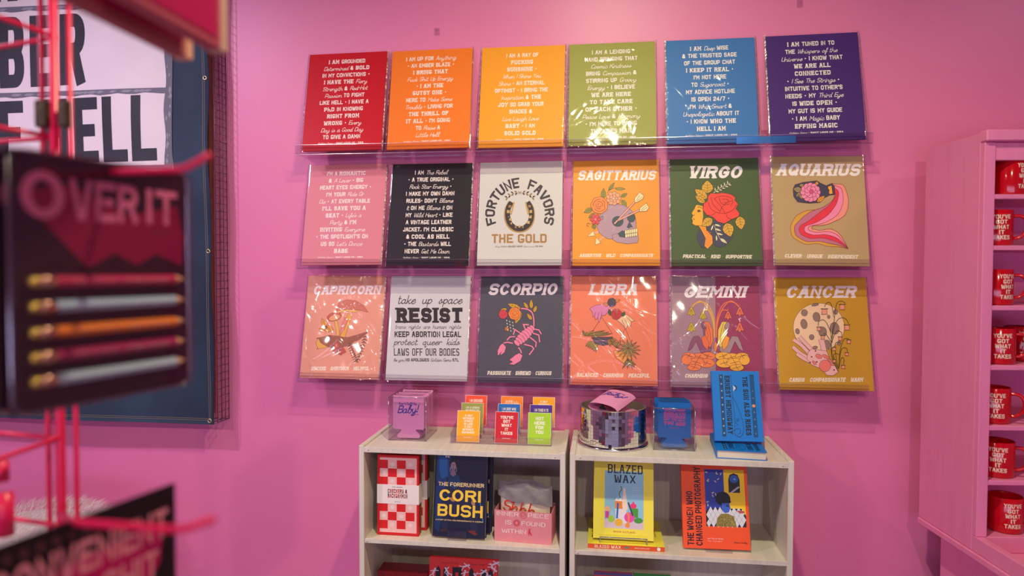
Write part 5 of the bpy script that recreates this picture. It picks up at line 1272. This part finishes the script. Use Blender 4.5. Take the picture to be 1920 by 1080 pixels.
# the printed panel follows the sheet's waves
vs = []; fs = []; px0, px1, pz0, pz1 = -2.80, -1.452, 1.515, 2.74; nx, nz = 60, 60
for j in range(nz + 1):
    for i in range(nx + 1):
        z = pz0 + (pz1 - pz0) * j / nz; x = px0 + (px1 - px0 + .008 * sin(z * 5)) * i / nx; vs.append((x + 2.0, bwave(x, z) - .0012, z - BZ0))
for j in range(nz):
    for i in range(nx): a = j * (nx + 1) + i; fs.append((a, a + 1, a + nx + 2, a + nx + 1))
b = MB(); b.add(vs, fs, noisy('white_print', 'E4DADC', 'ECE2E2', (6, 6, 6), .7), True)
def fine(P, n=3):  # split long quads so that the print follows the waves
    out = []
    for q in P:
        if len(q) != 4: out.append(q); continue
        for i in range(n):
            for j in range(n):
                def pt(u, v): return tuple((q[0][k] * (1 - u) + q[1][k] * u) * (1 - v) + (q[3][k] * (1 - u) + q[2][k] * u) * v for k in (0, 1))
                out.append([pt(i / n, j / n), pt((i + 1) / n, j / n), pt((i + 1) / n, (j + 1) / n), pt(i / n, (j + 1) / n)])
    return out
A = Art(b, lambda X, Y: (X, Y), lambda u, v, l: (u + 2.0, bwave(u, v) - .0016 - l * 3, v - BZ0), .7, 1.0)
BLK = noisy('worn_black_print', '20222C', '3A3C46', (3, 3, 3), .7)
STY['B'] = (.185, 0, 1, 0, .60, .12)
for s, x0, x1, z0, z1 in (('BREATH', -2.79, -2.035, 2.437, 2.69), ('REMEMBER', -2.72, -1.780, 2.134, 2.382), ('WHO THE HELL', -2.79, -1.516, 1.862, 2.088), ('YOU ARE', -2.55, -1.62, 1.575, 1.82)):
    P, wd = text_polys(s, 'B', .30); A._emit(fine([[(x0 + X / wd * (x1 - x0), z0 + Y * (z1 - z0) + .012 * (x0 + X / wd * (x1 - x0) + 1.9)) for X, Y in q] for q in P]), BLK)
GR, GR2 = '70707E', '96969F'
for z in (2.406, 2.106, 1.842):
    A._emit([[(px0 + i * .0337, z - .008 + .003 * sin(i * 1.9)), (px0 + (i + 1) * .0337, z - .008 + .003 * sin((i + 1) * 1.9)), (px0 + (i + 1) * .0337, z + .009), (px0 + i * .0337, z + .009)] for i in range(40)], GR)
A._emit([[(px1 - .026 + .004 * sin(i), pz0 + i * .0306), (px1, pz0 + i * .0306), (px1, pz0 + (i + 1) * .0306), (px1 - .026 + .004 * sin(i + 1), pz0 + (i + 1) * .0306)] for i in range(40)], GR)
rg = random.Random(4); Q = []
for i in range(70):
    z = pz0 + rg.random() * 1.2; x = px1 - .004 - rg.random() * .016; r = .004 + .006 * rg.random(); Q.append([(x - r * .6, z), (x, z - r), (x + r * .5, z + r * .4), (x - r * .2, z + r * 1.6)])
for z in (2.406, 2.106):
    for i in range(45): x = px0 + rg.random() * 1.3; Q.append([(x - .014, z - .001), (x, z - .005), (x + .018, z + .002), (x, z + .005)])
A._emit(Q, GR2)
b.obj('printed_panel', t)
for x, z in ((-1.336, 2.145), (-1.331, 1.554), (-1.3305, .968), (-1.336, 2.70)):
    b = MB(); y = bwave(x, z) - .0026
    b.lathe([(.0038, -.0012), (.0046, -.0026), (.0070, -.0026), (.0086, -.0008), (.0086, .0004)], paper('C8BEA8', .25, 1.0, .9, 'brass'), 20)
    b.v = [(vx + x + 2.0, vz + y + .002, vy + z - BZ0) for vx, vy, vz in b.v]; b.obj('grommet', t)
# wire mesh box and batten behind the banner
t = thing('wire_mesh_box', 'galvanised wire mesh box standing off the wall behind the denim banner', 'wire mesh', (-1.306, -.04, .97))
WIRE = paper('5A5058', .3, 1.0, .85, 'galvanised_wire')
b = MB(); ys = (.0385, .0145, -.0095, -.034)
for y in ys: b.tube([(0, y, -.01), (0, y, 1.75)], .0010, WIRE, 6)
for i in range(66): b.tube([(.001, .0395, i * .0268), (.001, -.035, i * .0268 - .0015)], .0009, WIRE, 5)
b.obj('side_mesh', t)
b = MB()
for i in range(32): b.tube([(-.024 * i, .0385, -.0105), (-.024 * i, -.034, -.0105)], .0009, WIRE, 5)
for y in ys: b.tube([(0, y, -.0115), (-.76, y, -.0115)], .0009, WIRE, 5)
b.obj('bottom_mesh', t)
b = MB(); b.box(-.050, -.021, -.034, -.014, .02, 1.74, noisy('brown_batten', '5A3018', '7A4424', (60, 60, 4), .6)); b.obj('batten', t)

# ------------------------------------------------------------------ white shaggy stool by the wall
t = thing('fur_stool', 'white shaggy fur stool against the pink wall under the banner', 'stool', (-1.775, -.36, 0))
FUR = noisy('white_fur', 'E8DAD6', 'F2E6E2', (80, 80, 80), .8)
b = MB(); b.lathe([(0, .02), (.20, .02), (.22, .06), (.225, .40), (.225, .60), (.20, .665), (.14, .69), (0, .70)], noisy('white_plush', 'D8C8C6', 'E2D4D0', (200, 200, 200), .9), 36); b.obj('seat_body', t)
rf = random.Random(7); vs = []; fs = []
for i in range(5200):
    a = rf.uniform(0, 2 * pi); u = rf.random()
    if u < .55: r = .215 * rf.random() ** .5; z = .70 - .035 * max(0, (r - .13) / .09) ** 2; nrm = Vector((cos(a) * r * 2, sin(a) * r * 2, 1)).normalized()
    else: r = .222; z = .40 + .27 * rf.random(); nrm = Vector((cos(a), sin(a), .35)).normalized()
    p = Vector((r * cos(a), r * sin(a), z)); L = rf.uniform(.028, .055)
    d = (nrm + Vector((rf.gauss(.35, .35), rf.gauss(-.1, .35), rf.gauss(0, .25)))).normalized(); sd = d.cross(Vector((rf.random(), rf.random(), .3))).normalized() * .0006
    q = p + d * L * .55; e = q + (d + Vector((.35, -.1, -.35))).normalized() * L * .45; o = len(vs)
    vs += [p - sd, p + sd, q + sd * .8, q - sd * .8, e]; fs += [(o, o + 1, o + 2, o + 3), (o + 3, o + 2, o + 4)]
b = MB(); b.add(vs, fs, FUR); o = b.obj('fur', t); o['kind'] = 'stuff'

# ------------------------------------------------------------------ pink wire spinner rack in the foreground
P0 = at(108, 540, .92)
t = thing('spinner_rack', 'pink-red wire spinner rack in the near foreground with hooks', 'display rack', (P0.x, P0.y, 0))
Lp = lambda p: Vector((p.x - P0.x, p.y - P0.y, p.z))
side = Vector((cos(YAW), sin(YAW), 0))
b = MB(); b.tube([(0, 0, .03), (0, 0, 2.3)], .0062, REDWIRE, 14); b.obj('post', t)
for s in (-.0195, .0185):
    b = MB(); b.tube([side * s + Vector((0, .004, .10)), side * s + Vector((0, .004, 2.28))], .0034, REDWIRE, 10); b.obj('upright_wire', t)
b = MB(); b.lathe([(0, 0), (.17, 0), (.175, .006), (.16, .02), (.03, .03), (0, .03)], REDWIRE, 40); b.obj('base', t)
for y, a, c in ((70, (-6, 31, .847), (-6, 89, .954)), (258, (-6, 238, .882), (-6, 266, .939)), (822, (-6, 862, .813), (-6, 812, .954)), (985, (-6, 968, .97), None)):
    q = at(108, y, .92)
    for e in (a, c):
        if e: b = MB(); d = at(*e) - q; b.tube([Lp(q), Lp(q + d), Lp(q + d * 1.6)], .0032, REDWIRE, 10); b.obj('cross_wire', t)
q = at(8, 925, .85); b = MB(); b.tube([Lp(q), Lp(at(9, 1004, .85))], .0105, REDWIRE, 12); b.obj('joint_sleeve', t)
q = at(2, 884, .85); b = MB(); b.tube([Lp(q) - Vector((0, 0, .012)), Lp(q) + Vector((0, 0, .012))], .009, REDWIRE, 12); b.obj('joint_sleeve', t)
BRZ = noisy('dark_bronze', '2A201C', '5A463A', (300, 300, 300), .4, metal=.5)
for s, x in ((80, .0085), (121, .0065)):
    q = at(s, 214, .905); b = MB(); c = Lp(q); b.box(c.x - x, c.x + x, c.y - .006, c.y + .006, c.z - .018, c.z + .018, BRZ, .002); b.obj('clamp', t)
def hook(*pts):
    b = MB(); P = [Lp(at(*p)) for p in pts]; X = [Vector(v) for v in P]
    out = [X[0]]
    for i in range(1, len(X) - 1):
        a, m_, c = X[i - 1], X[i], X[i + 1]; k = .3
        A_, C_ = m_ + (a - m_) * min(k, .012 / (a - m_).length), m_ + (c - m_) * min(k, .012 / (c - m_).length)
        out += [A_ * (1 - s) ** 2 + m_ * 2 * s * (1 - s) + C_ * s * s for s in (0, .25, .5, .75, 1)]
    out.append(X[-1]); b.tube(out, .0034, REDWIRE, 12); b.obj('hook', t)
hook((108, 300, .92), (150, 312, .75), (210, 322, .700), (343, 318, .663), (393, 291, .652))
hook((108, 960, .92), (140, 979, .612), (342, 994, .5685), (400, 974, .558))

# ------------------------------------------------------------------ hanging packs of pencils
def pack_axes(yaw): return Vector((cos(yaw), sin(yaw), 0))
PKW, PKH = .196, .243
BLISTER = clear('blister_plastic', (.93, .90, .92), ior=1.5, rough=.04, base=.02)
def d_over(A):
    A.poly('8E0838', [(.008, .205), (.05, .16), (.075, .135), (.105, .150), (.13, .138), (.155, .150), (.188, .138), (.192, .170), (.182, .205), (.12, .19), (.06, .215)])
    art_up(A, 'D8688E', 'O', .012, .052, .181, .226, 'r'); art_up(A, 'D8688E', 'VER', .058, .132, .182, .222, 'r'); art_up(A, 'D8688E', 'IT', .143, .182, .183, .221, 'r')
    A.rects('7A2038', [(.150, .172, .176, .175)])
def make_pencil(parent, x0, x1, z, col, y):
    m = paper(col, .35); b = MB(); r = .0060
    hexa = lambda x, rr: [(x, y + rr * cos(k * pi / 3), z + rr * sin(k * pi / 3)) for k in range(6)]
    vs = hexa(x0 + .022, r) + hexa(x1 - .016, r); fs = [(k, (k + 1) % 6, 6 + (k + 1) % 6, 6 + k) for k in range(6)] + [tuple(range(6)), tuple(range(6, 12))]
    b.add(vs, fs, m)
    A = Art(b, lambda X, Y: (X, Y), lambda u, v, l: (u, y - r * .87 - l * 3, v), .5, 1.0)
    art_up(A, 'F0D8D8', 'OVER IT ALREADY', x0 + .036, x0 + .085, z - .0014, z + .0014, 'b'); art_up(A, 'F0D8D8', 'NOT TODAY OR TOMORROW', x0 + .092, x1 - .026, z - .0014, z + .0014, 'b')
    o = b.obj('pencil', parent)
    b = MB(); b.add(hexa(x1 - .016, r) + [(x1, y, z)], [(k, (k + 1) % 6, 6) for k in range(6)], paper('D8A078', .6)); b.obj('sharpened_tip', o)
    b = MB(); b.tube([(x0 + .008, y, z), (x0 + .0219, y, z)], .0060, paper('E0A890', .25, 1.0, .9, 'rose_gold'), 14); b.obj('ferrule', o)
    b = MB(); b.tube([(x0, y, z), (x0 + .0079, y, z)], [.0050, .0056], paper('E8C25A', .2, 1.0, .8, 'gold'), 12); b.obj('end_cap', o)
def pencil_pack(label, p, yaw, n=1):
    t = thing('pencil_set', label, 'pencil set', p, (0, 0, yaw), 'carded pencil sets on the spinner rack')
    b = MB(); b.box(0, PKW, -.0006, .0006, 0, PKH, paper('2A0A1A', .5)); d_over(Art(b, lambda X, Y: (X, Y), lambda u, v, l: (u, -.0006 - l, v))); b.obj('backing_card', t)
    for i, (z, c) in enumerate(((.122, 'B81C4C'), (.0985, 'A4B8CC'), (.0745, 'E8781C'), (.0515, 'A01C50'), (.029, 'A8B8C8'))): make_pencil(t, .014, .187, z, c, -.0070)
    b = MB(); R = .012; out = []
    for cx, cz, a0 in ((PKW - R, R, -pi / 2), (PKW - R, PKH - R, 0), (R, PKH - R, pi / 2), (R, R, pi)):
        out += [(cx + R * cos(a0 + k * pi / 8), cz + R * sin(a0 + k * pi / 8)) for k in range(5)]
    n_ = len(out); vs = [(x, -.001, z) for x, z in out] + [(x, -.0128, z) for x, z in out] + [(PKW / 2 + (x - PKW / 2) * .97, -.0128, PKH / 2 + (z - PKH / 2) * .975) for x, z in out]
    fs = [(k, (k + 1) % n_, n_ + (k + 1) % n_, n_ + k) for k in range(n_)] + [tuple(range(n_, 2 * n_))]
    b.add(vs, fs, BLISTER, False); b.obj('clear_blister', t)
    b = MB(); b.tube([(x, -.0016, z) for x, z in out], .0013, EDGE, 6, True); b.obj('blister_rim', t)
    return t
pk = at(20, 782, .612)
yw = radians(75.3); back = Vector((-sin(yw), cos(yw), 0))
pencil_pack('carded pencil set lettered OVER IT with five pencils, on the upper pink hook', pk, yw)
pencil_pack('carded pencil set hanging just behind the OVER IT set', pk + back * .026, yw)
yw2 = radians(76.4); ax2 = pack_axes(yw2); corner = at(327, 905, .72)
def d_incon(A):
    W2, H2 = .21, .24
    A.poly('B00A50', [(.0, .165), (.03, .15), (.06, .16), (.10, .150), (.125, .125), (.165, .13), (.190, .165), (.195, .205), (.1, .20), (.0, .19)])
    art_up(A, 'D87A86', 'INCONVENIENT', -.0, .200, .187, .217, 'r', 0); art_up(A, 'D87A86', 'SHIT', .125, .188, .148, .178, 'r')
    for i in range(8): A.ell('5A2A30', .012 + i * .014, .226, .0036, n=10); A.l = 1e-4
b = None
t = thing('pencil_set', 'black carded set lettered INCONVENIENT SHIT on the lower pink hook', 'pencil set', corner - ax2 * .21 - Vector((0, 0, .24)), (0, 0, yw2), 'carded pencil sets on the spinner rack')
b = MB(); b.box(0, .21, -.0007, .0007, 0, .24, paper('160A10', .45)); d_incon(Art(b, lambda X, Y: (X, Y), lambda u, v, l: (u, -.0007 - l, v))); b.obj('backing_card', t)
for i, (z, c) in enumerate(((.10, 'A4B8CC'), (.075, 'E8781C'), (.05, 'B81C4C'))): make_pencil(t, .02, .19, z, c, -.0070)
def flat_pack(label, corner_px, yaw, w, h, th, col, edge):
    c = at(*corner_px); ax = pack_axes(yaw)
    t = thing('hanging_pack', label, 'hanging pack', c - ax * w, (0, 0, yaw), 'packs hanging at the top of the spinner rack')
    b = MB(); b.box(0, w, -th, 0, 0, h, noisy('pack_card_' + col, col, col, (1, 1, 1), .5), .0015); b.obj('pack_body', t)
    b = MB(); b.box(w - .012, w + .001, -th - .001, .001, -.001, h * .9, paper(edge, .5), .001); b.obj('end_strip', t)
    b = MB(); b.box(.01, w - .02, -th - .0012, -th - .0002, .01, h - .01, paper('B00A4A', .45)); b.obj('printed_face', t)
flat_pack('blurred reddish pack at the top of the rack, its lower corner over the banner', (336, 113, .79), radians(89.5), .20, .22, .016, 'B0525A', 'E0A088')
flat_pack('blurred reddish pack at the top of the rack, right of the other hanging pack', (398, 100, .775), radians(88.5), .20, .22, .018, 'B8485C', 'C89A8A')
